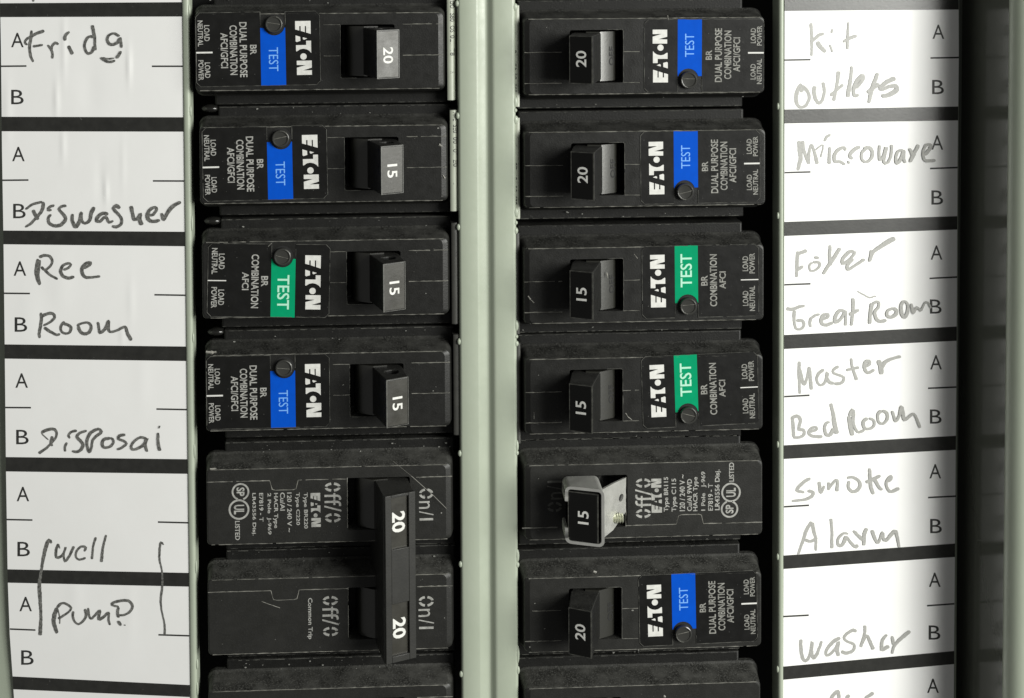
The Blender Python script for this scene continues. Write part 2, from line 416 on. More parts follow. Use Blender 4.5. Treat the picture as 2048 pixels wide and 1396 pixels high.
def handwriting(card, side, off, ox, oy, sc, width, strokes, m, label):
    mb = MB()
    for si, st in enumerate(strokes):
        wd = width
        if isinstance(st[0], (int, float)): wd, st = st[0], st[1]
        pts = catmull([(ox + x / sc, oy + y / sc) for x, y in st])
        n = len(pts); vs = []; fs = []
        for i, (x, y) in enumerate(pts):
            a, b = pts[max(0, i - 1)], pts[min(n - 1, i + 1)]
            dx, dy = b[0] - a[0], b[1] - a[1]; L = math.hypot(dx, dy) or 1
            w_ = wd / sc * 0.5 * (1.18 if side == 'L' else 1.34) * (1 + .16 * math.sin(i * .23 + si)) * random.uniform(0.92, 1.07)
            if i == 0 or i == n - 1: w_ *= 0.55
            nx, ny = -dy / L * w_, dx / L * w_
            lift = 0.05 + 0.014 * si + 0.012 * i / n
            jx, jy = random.uniform(-.3, .3), random.uniform(-.3, .3)
            vs += [on_card(side, x + nx + jx, y + ny + jy, lift), on_card(side, x - nx + jx, y - ny + jy, lift)]
        for i in range(n - 1): fs.append((2 * i, 2 * i + 1, 2 * i + 3, 2 * i + 2))
        mb.add(vs, fs)
    return mb.out('handwriting', m, card, label=label, off=off)

def px_sheet(side, corners, nx, ny, lift):
    """a patch of the card between four pixels (top-left, top-right, bottom-right, bottom-left)"""
    (ax, ay), (bx, by), (cx, cy), (dx, dy) = corners; vs = []; fs = []
    for j in range(ny + 1):
        t = j / ny
        for i in range(nx + 1):
            s = i / nx
            x = (ax + (bx - ax) * s) * (1 - t) + (dx + (cx - dx) * s) * t
            y = (ay + (by - ay) * s) * (1 - t) + (dy + (cy - dy) * s) * t
            vs.append(on_card(side, x, y, lift))
    for j in range(ny):
        for i in range(nx): fs.append((j * (nx + 1) + i, (j + 1) * (nx + 1) + i, (j + 1) * (nx + 1) + i + 1, j * (nx + 1) + i + 1))
    return vs, fs

def make_card(side, label, bars, letters, ticks, lsize):
    c = U(185, 698, -4) if side == 'L' else U(1740, 698, -4)
    off = (c.x, c.y, c.z)
    card = thing('directory_card', label, 'card', off)
    mb = MB(); vs = []; fs = []; nx, ny = 96, 245
    for lift in (0.0, -0.30):
        for j in range(ny + 1):
            py = -220 + 1960 * j / ny
            a, b = lerp_table(EDGE[side][0], py), lerp_table(EDGE[side][1], py)
            if lift == 0.0 or True:
                for i in range(nx + 1):
                    vs.append(on_card(side, a + (b - a) * i / nx, py, lift))
    W = nx + 1
    for j in range(ny):
        for i in range(nx): fs.append((j * W + i, (j + 1) * W + i, (j + 1) * W + i + 1, j * W + i + 1))
    k = W * (ny + 1)
    for j in range(ny):
        for i in (0, nx): fs.append((j * W + i, (j + 1) * W + i, k + (j + 1) * W + i, k + j * W + i))
    mb.add(vs, fs); mb.out('paper_sheet', 'paper', card, smooth=40, off=off)
    for tl, tr, bl, br in bars:
        def ex(k_, y): return lerp_table(EDGE[side][k_], y)
        mb = MB(); mb.add(*px_sheet(side, [(ex(0, tl) - .1, tl), (ex(1, tr), tr), (ex(1, br), br), (ex(0, bl) - .1, bl)], 90, 5, 0.03))
        mb.out('printed_bar', 'ink', card, smooth=40, off=off)
    for ch, x, y in letters:
        mb = MB(); lettering(mb, ch, (x, -y), lsize[0], lsize[1], lambda a, b: on_card(side, a, -b, 0.03), bold=0.0)
        mb.out('printed_letter', 'inkline', card, off=off)
    for x0, y0, x1, y1, t in ticks:
        mb = MB(); mb.add(*px_sheet(side, [(x0, y0 - t), (x1, y1 - t), (x1, y1 + t), (x0, y0 + t)], 14, 1, 0.03))
        mb.out('divider_line', 'inkline', card, off=off)
    return card, off

barsL = [(6.5, 4.3, 34.2, 33), (233.5, 234.5, 262.5, 263.3), (461, 463.5, 488.5, 492.5), (688.7, 693, 717.2, 722), (914, 918.4, 942.8, 947.6),
         (1138.5, 1145.7, 1165.3, 1173.2), (1352.7, 1370, 1378.5, 1394)]
letL = [('A', 35, 80), ('A', 37, 308), ('A', 40, 537), ('A', 43.5, 761), ('A', 46, 988), ('A', 51.5, 1208),
        ('B', 35, 194), ('B', 39, 422), ('B', 42, 649), ('B', 45, 874), ('B', 47.5, 1098), ('B', 55, 1315)]
tickL = [(2, 132.5, 53, 132, 1.6), (5, 360.5, 57, 360, 1.6), (8, 586.5, 60, 587, 1.6), (11, 815, 62, 815.3, 1.6), (13, 1039, 65, 1040, 1.6), (20, 1258, 71, 1260, 1.6),
         (304, 132.5, 366.5, 132.5, 1.6), (306, 361.8, 369, 362, 1.6), (309, 589.5, 371, 590.5, 1.6), (313, 818, 374.5, 819.2, 1.6), (316, 1044, 377, 1045.5, 1.6), (317, 1269.5, 378.5, 1271.5, 1.6)]
cardL, offL = make_card('L', 'crinkled white directory card with dark pencil notes Fridg to pump', barsL, letL, tickL, (25, 29))
barsR = [(-6, -8, 22, 19), (219, 213, 247, 240.7), (443.8, 432.3, 472, 459), (670, 653, 698, 681.5), (890.6, 871.5, 918, 899.6), (1111, 1087, 1138, 1113.8), (1333, 1301.8, 1359.5, 1328)]
letR = [('A', 1876.7, 63.5), ('A', 1874.5, 285), ('A', 1873, 505), ('A', 1872, 724.5), ('A', 1870.5, 942.5), ('A', 1869.5, 1159.5), ('A', 1866, 1371.5),
        ('B', 1876, 174), ('B', 1874.5, 395), ('B', 1871.5, 613), ('B', 1871.5, 833), ('B', 1872, 1052), ('B', 1869, 1265)]
tickR = [(1569.5, 120.2, 1621, 119.2, 1.7), (1569.5, 345.3, 1621, 343.8, 1.7), (1569, 569.5, 1621, 567.5, 1.7), (1568.5, 793.2, 1619, 790.5, 1.7), (1568, 1013.5, 1618, 1010.5, 1.7), (1567, 1233, 1617.5, 1230.3, 1.7),
         (1861, 116, 1917.5, 115, 1.6), (1860, 337, 1915, 335, 1.6), (1859, 556.8, 1914, 554, 1.6), (1856, 776.5, 1913, 774, 1.6), (1856, 995, 1912, 992.2, 1.6), (1854, 1211.3, 1908.5, 1207.5, 1.6)]
cardR, offR = make_card('R', 'smooth white directory card with pale pencil notes Kit outlets to washer', barsR, letR, tickR, (23.5, 28.5))

def words(side, data):
    card, off, m = (cardL, offL, 'graphite') if side == 'L' else (cardR, offR, 'graphite_sheen')
    for text, ox, oy, sc, wd, strokes in data: handwriting(card, side, off, ox, oy, sc, wd, strokes, m, 'pencilled word ' + text)
words('L', [
 ('Fridg', 40, 40, 9.309, 44, [[(217, 195), (208, 330), (185, 450), (182, 560), (208, 690), (250, 780)], [(455, 200), (340, 240), (230, 295), (130, 355), (95, 420), (140, 465)], [(220, 255), (240, 310)],
  [(245, 495), (430, 460)], [(520, 465), (580, 550), (610, 620), (605, 715)], [(590, 560), (610, 470), (660, 425), (720, 450)], [(925, 215), (870, 260), (838, 320), (850, 385)], [(905, 480), (985, 640)],
  [(1350, 95), (1375, 210), (1400, 330), (1400, 450), (1415, 560)], [(1390, 320), (1290, 310), (1225, 400), (1210, 500), (1240, 590), (1285, 625), (1350, 590), (1395, 480)],
  [(1860, 300), (1760, 250), (1670, 280), (1630, 360), (1670, 440), (1750, 455), (1830, 410), (1875, 330)], [(1875, 320), (1890, 420), (1900, 515)], [(1885, 575), (1840, 665), (1795, 705)],
  (34, [(1510, 695), (1590, 750), (1680, 780), (1780, 755)]), (26, [(1540, 700), (1650, 722), (1760, 708)])]),
 ('Diswasher', 40, 390, 6.206, 33, [(24, [(68, 178), (160, 115), (280, 84)]), [(282, 84), (290, 120), (270, 200), (200, 285)], (27, [(205, 280), (130, 360), (65, 395)]), (40, [(165, 185), (190, 240), (230, 305)]),
  [(430, 125), (370, 150), (350, 185), (395, 185)], [(390, 240), (355, 280), (365, 345), (420, 378), (500, 375), (560, 320), (565, 270), (520, 215), (488, 175), (520, 140), (580, 135)],
  [(660, 235), (650, 300), (690, 395), (740, 330), (765, 215), (770, 310), (810, 350), (870, 310), (890, 220), (925, 150)], [(1100, 240), (1030, 225), (965, 280), (955, 320), (1000, 325), (1060, 270), (1090, 300), (1110, 340), (1160, 320)],
  [(1245, 165), (1200, 130), (1165, 165), (1220, 230), (1265, 290), (1260, 360), (1200, 395), (1150, 385)], (36, [(1385, 135), (1400, 220), (1425, 305), (1470, 280), (1500, 230), (1490, 300), (1520, 370)]),
  [(1600, 250), (1660, 240), (1700, 180), (1680, 150), (1620, 180), (1585, 250), (1610, 310), (1670, 325), (1740, 310)], [(1765, 220), (1775, 270), (1790, 305), (1830, 230), (1900, 140), (2000, 85)]]),
 ('Ree', 60, 490, 6.98, 34, [[(112, 195), (88, 330), (95, 450), (140, 560)], [(135, 205), (122, 330), (118, 440), (145, 550)], [(130, 172), (200, 145), (280, 160), (315, 230), (280, 300), (210, 345), (160, 300)], [(210, 350), (290, 420), (390, 475)],
  [(470, 345), (540, 320), (575, 270), (530, 255), (460, 290), (432, 370), (470, 435), (550, 460), (620, 440)], [(750, 330), (830, 280), (850, 245), (800, 250), (742, 300), (727, 370), (770, 445), (860, 450), (985, 435)]]),
 ('Room', 60, 490, 6.98, 34, [[(155, 945), (160, 1040), (145, 1150), (130, 1240), (140, 1300)], [(165, 1000), (230, 965), (320, 955), (345, 1010), (290, 1070), (190, 1125)], [(200, 1150), (280, 1205), (380, 1255), (420, 1235)],
  [(485, 1065), (437, 1130), (440, 1200), (500, 1235), (560, 1215), (575, 1150), (530, 1110), (470, 1100)], [(660, 1130), (730, 1090), (820, 1085), (858, 1140), (830, 1215), (760, 1240), (700, 1200), (680, 1130)],
  [(950, 1070), (965, 1150), (980, 1225), (1060, 1160), (1100, 1060), (1100, 1150), (1120, 1210), (1220, 1190), (1330, 1140), (1360, 1220), (1420, 1330)]]),
 ('Disposal', 60, 840, 7.314, 34, [(16, [(275, 290), (215, 240), (170, 195)]), [(170, 190), (220, 155), (340, 130), (390, 180), (380, 250), (320, 330), (230, 420), (130, 485)], [(330, 235), (315, 300), (310, 345), (330, 380)],
  [(690, 155), (600, 175), (565, 230), (590, 265)], [(545, 325), (515, 390), (520, 460)], [(835, 155), (740, 185), (690, 240), (740, 300), (780, 360), (750, 430), (680, 465), (620, 450)],
  [(1050, 150), (1000, 130), (900, 180), (845, 270), (840, 370), (870, 470), (905, 400), (920, 300), (980, 230), (1040, 185), (1048, 145)], [(1180, 265), (1090, 280), (1060, 340), (1090, 400), (1170, 390), (1225, 330), (1215, 275), (1170, 260)],
  [(1400, 215), (1320, 225), (1295, 270), (1370, 300), (1415, 345), (1350, 400), (1280, 430)], [(1710, 270), (1630, 250), (1540, 300), (1485, 380), (1510, 430), (1590, 410), (1680, 350), (1715, 265), (1690, 350), (1720, 460)],
  (22, [(1903, 80), (1890, 120)]), [(1880, 180), (1880, 320), (1905, 445)]]),
 ('well', 60, 1060, 6.346, 26, [[(360, 175), (335, 250), (335, 345), (390, 340), (430, 290), (455, 215), (430, 310), (445, 395), (500, 330), (560, 205)], (16, [(365, 180), (380, 235)]), [(690, 270), (710, 220), (650, 210), (595, 270), (585, 340), (630, 375), (710, 350)],
  [(840, 90), (805, 210), (790, 370)], [(970, 60), (930, 220), (910, 405)]]),
 ('pump', 60, 1060, 6.346, 27, [(40, [(345, 985), (312, 1080), (305, 1180), (345, 1310)]), (12, [(345, 980), (375, 1080), (380, 1190)]), [(345, 985), (400, 930), (470, 940), (525, 990), (480, 1050), (360, 1125)],
  [(555, 1030), (545, 1090), (570, 1160), (615, 1195), (680, 1150), (715, 1080), (700, 1000)], [(740, 985), (750, 1060), (775, 1125), (830, 1080), (890, 1020), (875, 1130), (940, 1100), (1000, 1045), (1000, 1130), (1020, 1205)],
  [(1130, 970), (1045, 950), (1060, 920), (1160, 895), (1260, 900), (1305, 970), (1270, 1035), (1200, 1075), (1120, 1080)], [(1130, 975), (1115, 1040), (1130, 1110)], [(1120, 1150), (1160, 1210)], (14, [(1200, 1200), (1212, 1208)])]),
 ('tail', 0, 0, 1, 4, [[(66, -14), (67, 3)]]),
 ('bracket', 60, 1060, 6.346, 36, [[(275, 165), (240, 128), (200, 230), (175, 340), (150, 480), (130, 600), (120, 700), (130, 900), (140, 1100), (130, 1335)]]),
 ('bracket', 60, 1060, 6.346, 22, [[(1695, 190), (1660, 155), (1645, 280), (1645, 380), (1675, 520), (1680, 720), (1660, 900), (1680, 1060), (1710, 1200), (1710, 1325)]]),
])
words('R', [
 ('Kit', 1560, 30, 6.979, 30, [[(430, 110), (440, 240), (445, 400), (440, 570)], [(420, 380), (500, 320), (560, 270), (615, 262)], (42, [(520, 370), (560, 440), (640, 515)]), (24, [(735, 195), (715, 255)]), (24, [(695, 410), (735, 520)]),
  (24, [(955, 100), (950, 230), (940, 480)]), [(885, 375), (970, 325), (1070, 290)]]),
 ('outlets', 1560, 30, 6.979, 36, [[(300, 960), (250, 1040), (225, 1150), (240, 1250), (300, 1290), (370, 1250), (410, 1150), (380, 1060), (310, 1000), (300, 1080)], [(485, 990), (475, 1080), (500, 1180), (545, 1230), (590, 1190), (620, 1070), (600, 940)],
  [(820, 785), (805, 920), (775, 1080), (750, 1200)], [(705, 1125), (790, 1050), (880, 970)], [(985, 720), (1000, 750), (985, 900), (945, 1145)], [(1060, 1020), (1130, 940), (1165, 870), (1140, 850), (1070, 930), (1030, 1040), (1040, 1130), (1100, 1110)],
  [(1365, 810), (1310, 960), (1270, 1090), (1240, 1230)], [(1220, 1085), (1300, 1020), (1380, 960)], (42, [(1610, 880), (1500, 930), (1400, 1010), (1420, 1040), (1520, 1000), (1610, 990), (1630, 1040), (1570, 1090), (1480, 1125), (1420, 1125)])]),
 ('Microwave', 1560, 250, 6.0235, 27, [(34, [(230, 190), (240, 320), (250, 400), (230, 480), (215, 550)]), [(275, 190), (283, 290), (345, 470)], [(345, 470), (350, 330), (380, 240), (410, 310), (450, 470)], (14, [(430, 300), (520, 240), (490, 390)]), [(535, 195), (565, 140), (610, 115)],
  [(600, 265), (595, 370), (595, 470)], [(790, 310), (770, 270), (700, 300), (655, 370), (665, 440), (720, 440), (785, 475)], [(965, 260), (890, 300), (840, 365), (875, 410)], [(840, 440), (815, 455)],
  [(1060, 265), (990, 330), (985, 410), (1040, 445), (1100, 400), (1115, 320), (1070, 270), (1010, 285)], [(1200, 240), (1195, 320), (1200, 420), (1250, 370), (1280, 265), (1250, 440), (1300, 450), (1340, 350), (1345, 235)],
  [(1480, 300), (1420, 320), (1395, 400), (1410, 460), (1460, 400), (1490, 310), (1490, 400), (1510, 455)], [(1555, 280), (1595, 350), (1590, 400)], [(1670, 235), (1620, 330), (1565, 445)], [(1740, 360), (1800, 290), (1815, 240), (1760, 240), (1720, 330), (1740, 420), (1800, 430), (1870, 425)]]),
 ('Foyer', 1560, 460, 6.0235, 28, [[(215, 255), (205, 400), (200, 570)], [(215, 290), (325, 245)], [(205, 480), (280, 435)], [(415, 330), (470, 335)], (22, [(400, 390), (355, 420), (370, 490), (430, 480), (480, 430), (470, 390), (400, 385)]), [(605, 180), (600, 300), (605, 430)], [(725, 215), (640, 350), (570, 450), (520, 530)],
  [(890, 260), (840, 260), (760, 340), (755, 400), (810, 380), (880, 310), (905, 255)], [(880, 340), (815, 420), (820, 475), (900, 430), (1020, 350)], [(1100, 240), (1095, 300), (1075, 380)], (36, [(1080, 370), (1120, 270), (1240, 180), (1380, 95)])]),
 ('Great Room', 1560, 460, 6.0235, 27, [(12, [(930, 735), (1080, 815), (1130, 795), (1160, 805)]), [(75, 945), (150, 955), (230, 925), (300, 910)], [(175, 970), (170, 1080), (190, 1180), (240, 1195), (290, 1150), (270, 1090), (200, 1090)], [(375, 1050), (360, 1120), (370, 1170)], [(365, 1070), (420, 1030), (480, 1015)],
  [(500, 1080), (570, 1050), (580, 1015), (530, 1020), (495, 1080), (510, 1130), (560, 1145), (640, 1110)], [(790, 980), (720, 970), (665, 1050), (670, 1110), (740, 1060), (790, 980), (790, 1150)], [(880, 820), (880, 950), (860, 1150)], [(835, 1020), (950, 960)], (34, [(1110, 880), (1090, 1000), (1080, 1130)]),
  [(1110, 890), (1180, 860), (1190, 920), (1140, 990), (1170, 1080), (1220, 1100), (1280, 1080)], [(1370, 940), (1300, 970), (1290, 1030), (1340, 1050), (1400, 1010), (1400, 960), (1360, 940)], [(1500, 850), (1460, 900), (1465, 1000), (1500, 1050), (1540, 970), (1530, 880), (1490, 850)],
  (22, [(1580, 885), (1590, 940), (1600, 1000), (1650, 930), (1680, 960), (1700, 960), (1740, 880), (1780, 870), (1815, 940)])]),
 ('Master', 1560, 700, 6.827, 30, [[(265, 155), (260, 300), (265, 450), (270, 600)], [(270, 260), (300, 400), (330, 470), (370, 380), (400, 240), (415, 390), (430, 540)], [(600, 265), (530, 320), (500, 400), (540, 475), (600, 460), (640, 370), (650, 300), (640, 380), (680, 440), (740, 455)],
  [(800, 220), (730, 270), (730, 310), (800, 340), (870, 370), (860, 430), (800, 460), (740, 458)], [(970, 110), (990, 240), (1050, 410)], [(905, 275), (1080, 235)], [(1165, 230), (1220, 190), (1215, 145), (1165, 165), (1155, 250), (1200, 310), (1290, 265)], (40, [(1345, 135), (1375, 230), (1385, 330)]), (36, [(1385, 250), (1430, 170), (1520, 120), (1650, 85)])]),
 ('Bed Room', 1560, 700, 6.827, 31, [[(165, 905), (180, 1040), (185, 1190)], [(165, 930), (230, 900), (280, 950), (260, 1050), (250, 1100)], [(255, 1090), (320, 1090), (330, 1150), (270, 1190), (180, 1195)], [(410, 1110), (490, 1090), (500, 1055), (440, 1060), (390, 1120), (430, 1170), (500, 1180), (580, 1180)],
  (40, [(695, 730), (730, 880), (745, 1000), (775, 1145)]), [(680, 980), (630, 1000), (610, 1080), (640, 1160), (690, 1150), (730, 1070)], (38, [(940, 900), (960, 1020), (990, 1165)]), [(950, 900), (990, 820), (1005, 880), (1000, 990), (1040, 1090), (1080, 1120), (1150, 1090)],
  [(1200, 930), (1140, 970), (1150, 1060), (1220, 1075), (1285, 1030), (1280, 960), (1220, 930)], [(1390, 825), (1340, 870), (1340, 970), (1400, 1005), (1460, 950), (1460, 860), (1400, 825)], [(1530, 830), (1560, 920), (1580, 970), (1630, 890), (1655, 775), (1680, 870), (1700, 950), (1770, 900), (1825, 870), (1870, 950), (1910, 1060)]]),
 ('smoke', 1560, 920, 6.979, 31, [[(425, 255), (340, 300), (240, 400), (250, 430), (340, 450)], [(385, 430), (460, 450), (450, 500), (350, 550), (165, 570)], [(545, 300), (555, 370), (570, 455), (620, 360)], [(680, 310), (680, 420)], [(680, 400), (740, 320), (800, 280), (795, 435)],
  [(940, 255), (1000, 235), (1090, 280), (1120, 350), (1080, 420), (1010, 440), (955, 380), (965, 290)], [(1250, 115), (1260, 280), (1270, 380), (1305, 475)], [(1200, 310), (1300, 265), (1400, 215)], [(1320, 270), (1380, 370), (1430, 415)], [(1500, 300), (1550, 260), (1550, 220), (1490, 290), (1490, 370), (1550, 440), (1660, 390)]]),
 ('Alarm', 1560, 920, 6.979, 31, [[(440, 860), (370, 980), (320, 1130), (250, 1320)], [(450, 870), (470, 980), (500, 1100), (500, 1265)], [(350, 1110), (430, 1135), (520, 1080)], [(710, 815), (725, 980), (725, 1230)], [(950, 1030), (890, 1020), (810, 1100), (820, 1190), (880, 1170), (920, 1060)],
  [(920, 1060), (990, 1150), (1060, 1215), (1080, 1175)], [(1025, 985), (1110, 1070), (1170, 1120)], [(1215, 950), (1180, 1030), (1170, 1190)], [(1285, 975), (1320, 1080), (1370, 1150), (1430, 1010), (1440, 1080), (1480, 1120), (1600, 990), (1630, 1050), (1665, 1215)]]),
 ('washer', 1560, 1230, 6.827, 31, [[(285, 330), (285, 450), (310, 590), (350, 625), (400, 560), (440, 365), (430, 500), (460, 585), (510, 520), (570, 355)], [(820, 310), (720, 370), (630, 490), (640, 550), (700, 520), (770, 440), (800, 370), (780, 470), (800, 560)],
  [(1045, 225), (1000, 205), (920, 250), (875, 310), (920, 360), (1010, 400), (1000, 480), (900, 520), (840, 490)], [(1155, 140), (1160, 230), (1130, 340), (1100, 435)], [(1110, 410), (1180, 280), (1220, 340), (1275, 470)], [(1460, 265), (1400, 340), (1385, 450), (1400, 470), (1490, 420)],
  [(1530, 285), (1545, 360), (1560, 410)], [(1775, 215), (1650, 320), (1560, 420), (1530, 525)]]),
 ('Dryer', 1560, 1230, 6.827, 31, [[(690, 1180), (700, 1133), (750, 1070), (790, 1040), (805, 1130), (800, 1200)], [(950, 1090), (900, 1140)], [(1280, 1060), (1160, 1133)]]),
])

# ------------------------------------------------------------------ breakers
FW = 17.4           # width of the raised face
HF = 2.0            # height of the raised face above the cover plate
ROWY = {'L': (-34.59, (.06, .27, .02, .0, -.38, .03, 0)), 'R': (-36.40, (.19, .12, -.75, -.49, .69, .25, .3))}
FACEX = {'L': [(390, 888), (399, 894), (404, 897), (411, 901), (413, 903), (415, 904), (417, 904)],
         'R': [(1048, 1529), (1049, 1531), (1048, 1528), (1050, 1526), (1050, 1525), (1049, 1523), (1050, 1521)]}

def face_frame(side, row):
    yb = ROWY[side][0] - 25.4 * row + ROWY[side][1][row]
    y = yb + FW / 2
    py = 100 + 224 * row
    xa, xb = U(FACEX[side][row][0], py, HF).x, U(FACEX[side][row][1], py, HF).x
    return (xa + xb) / 2, y, xb - xa

# text runs towards -v, letters stand towards +u
def placer(z): return lambda tx, ty: (ty, -tx, z)

def housing(root, a, v0=0.0, L=55, hook=False, side_sticker=None, seed=0):
    mb = MB(); x0, x1 = a + 3.4, a + L + 1.5
    prof = [(x0, -24), (x0, -5.3), (x0 + .3, -5.0), (x1 - .8, -5.0), (x1 - .5, -5.4), (x1 - .5, -24)]
    mb.prism(prof, v0 - 12.45, v0 + 12.45); mb.out('housing', 'housing', root, bevel=0.25)
    wl(root, 'mould_line_glint', 'edge', [(x0 + .3, v0 + 12.2), (x1 - .6, v0 + 12.2)], -5.01, 0.16, gap=1.6)  # highlights along the shoulder edges, drawn as broken pale lines
    wl(root, 'mould_line_glint', 'edge', [(x0 + .3, v0 - 12.2), (x1 - .6, v0 - 12.2)], -5.01, 0.12, gap=2.4)
    if side_sticker:
        # the rounded inner shoulder with its wrapped sticker
        e = a + L
        sh = [(e + .62, -1.35), (e + .8, -.98), (e + 1.3, -.78), (e + 1.9, -.85), (e + 2.3, -1.15), (e + 2.65, -1.65), (e + 2.9, -2.4)]
        mb = MB(); mb.prism([(e + .62, -20)] + sh + [(e + 2.9, -20)], v0 - 11.6, v0 + 11.6); mb.out('inner_shoulder', 'housing', root, smooth=40)
        vv = 11.45
        def on(s_, v):
            t = s_ * (len(sh) - 1); k = min(int(t), len(sh) - 2); t -= k
            return (sh[k][0] + (sh[k + 1][0] - sh[k][0]) * t + .03, v0 + v, sh[k][1] + (sh[k + 1][1] - sh[k][1]) * t + .05)
        mb = MB(); vs = []; n = 12
        for k in range(n + 1):
            s_ = k / n; cut = max(0, .5 - s_ * 3) ** 1.5 * 2.4
            vs += [on(s_, vv - cut), on(s_, -vv + cut)]
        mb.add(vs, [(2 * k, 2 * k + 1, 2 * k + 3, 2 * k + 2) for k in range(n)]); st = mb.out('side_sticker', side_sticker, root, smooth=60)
        mb = MB()
        def pl(tx, ty): q = on(ty, -tx); return (q[0] + .015, q[1], q[2] + .03)
        rr = random.Random(seed)
        for tx, ln in ((-10.0, 2.0), (-7.2, 1.9), (-4.6, 1.5), (-2.2, 2.0), (0.6, 1.6), (5.2, .4)):
            st_s = ''.join(rr.choice('IEHTSLO0817') for _ in range(max(1, int(ln * 1.7))))
            lettering(mb, st_s, (tx, 0.55), ln, 0.36, pl)
        mb.out('fine_print', 'inkline', st)
    if hook:
        mb = MB(); vs = []; fs = []; n, rg = 14, 8
        for j in range(rg + 1):
            t = math.pi * j / rg
            for k in range(n):
                b = 2 * math.pi * k / n
                vs.append((a + 1.6 - 2.1 * math.cos(t), v0 + 11.9 + 1.0 * math.sin(t) * math.cos(b), -6.2 + 1.6 * math.sin(t) * math.sin(b)))
        for j in range(rg):
            for k in range(n): fs.append((j * n + k, j * n + (k + 1) % n, (j + 1) * n + (k + 1) % n, (j + 1) * n + k))
        mb.add(vs, fs); mb.out('mounting_hook', 'gloss', root, smooth=80)

def raised_face(root, a, L, v0=0.0, slot=(32.1, 44.2), m='plastic'):
    x0, x1, y0, y1 = a, a + L, v0 - FW / 2, v0 + FW / 2
    rings = []
    for inset, h in ((0.34, HF), (0.12, HF - 0.10), (0.0, HF - 0.35), (-1.0, -4.1), (-1.2, -4.5), (-1.6, -4.85), (-1.65, -6.0)):
        ex = 0.55 * inset if inset < 0 else inset
        rings.append([(x, y, h) for x, y in rounded(x0 + ex, x1 - ((1.25 if inset > .3 else .15 if inset > .1 else 0) if inset >= 0 else .7 * inset), y0 + inset, y1 - inset, 1.1 - 0.6 * min(0, inset))])
    for k, drop in ((1, .42), (2, .45)): rings[k] = [(x, y, h - (drop if x > x1 - 1.3 else 0)) for x, y, h in rings[k]]
    hole = [(p[0], p[1], HF) for p in rounded(a + slot[0], a + slot[1], v0 - 5.95, v0 + 5.95, 0.45, 3)]
    mb = MB()
    v, f = fill_with_hole(rings[0], hole); mb.add(v, f)
    n = len(rings[0])
    allv = [p for r in rings for p in r]
    mb.add(allv, [(j * n + i, j * n + (i + 1) % n, (j + 1) * n + (i + 1) % n, (j + 1) * n + i) for j in range(len(rings) - 1) for i in range(n)])
    m_ = m; m = len(hole); low = [(p[0], p[1], -7.0) for p in hole]
    mb.add(hole + low, [(i, (i + 1) % m, m + (i + 1) % m, m + i) for i in range(m)] + [tuple(range(m, 2 * m))])
    me_o = mb.out('raised_face', m_, root, smooth=24)
    bm = bmesh.new(); bm.from_mesh(me_o.data); bmesh.ops.remove_doubles(bm, verts=bm.verts, dist=1e-7)
    bmesh.ops.recalc_face_normals(bm, faces=bm.faces); bm.to_mesh(me_o.data); bm.free()
    me_o.data.polygons.foreach_set('use_smooth', [abs(p.normal.z) < .995 for p in me_o.data.polygons]); me_o.data.set_sharp_from_angle(angle=math.radians(18))
    # edge wear together with the bevel's highlight, drawn as pale lines
    z = HF + 0.005
    wl(root, 'mould_line_glint', 'wornglint', [(x0 + 1, y1 - .22), (x1 - 1, y1 - .22)], z, 0.17, gap=0.12)
    wl(root, 'mould_line_glint', 'wornglint', [(x0 + 1, y0 + .22), (x1 - 1, y0 + .22)], z, 0.18, gap=0.10)
    return x0, x1

def seams(root, a, L, v0, start, slot=(32.1, 44.2), hend=46.0):
    z = HF + 0.004
    for v in (v0 + 5.95, v0 - 1.0):
        wl(root, 'mould_line_glint', 'wornglint', [(a + start, v), (a + slot[0], v)], z, 0.15, gap=0.12)
        wl(root, 'mould_line_glint', 'wornglint', [(a + hend, v), (a + L - .1, v)], z, 0.20, gap=0.10, jit=.07)
    wl(root, 'slot_edge', 'edge', [(a + slot[0], v0 + 5.9), (a + slot[0], v0 - 5.8), (a + slot[0] + .4, v0 - 6.0), (a + slot[0] + 3.6, v0 - 6.0)], z, 0.14, gap=0.12)

def rotor(root, a, v0=0.0, emboss=True):
    """the drum the toggle sits on, seen in the open end of the slot"""
    prof = [(a + 40.5, -6), (a + 40.5, 2.0), (a + 37.4, 2.55), (a + 36.9, 2.35), (a + 34.3, 0.85), (a + 33.9, 0.5), (a + 33.6, -.1), (a + 33.3, -1.2), (a + 33.0, -3.2), (a + 32.7, -6)]
    mb = MB(); mb.prism(prof, v0 - 5.55, v0 + 5.55); r = mb.out('rotor', 'rotor', root, smooth=25)
    if emboss:
        p0, p1 = Vector((a + 36.9, 0, 2.35)), Vector((a + 34.0, 0, 0.68)); d = (p1 - p0)
        nrm = Vector((-d.z, 0, d.x)).normalized()
        if nrm.z < 0: nrm = -nrm
        mb = MB()
        def pl(tx, ty):
            q = p0 + d * (0.78 - ty) + nrm * 0.05; return (q.x, v0 - tx, q.z)
        lettering(mb, 'OFF', (0, 0), 4.3, 0.44, pl, bold=0.02)
        mb.out('embossed_print', 'dark', r)

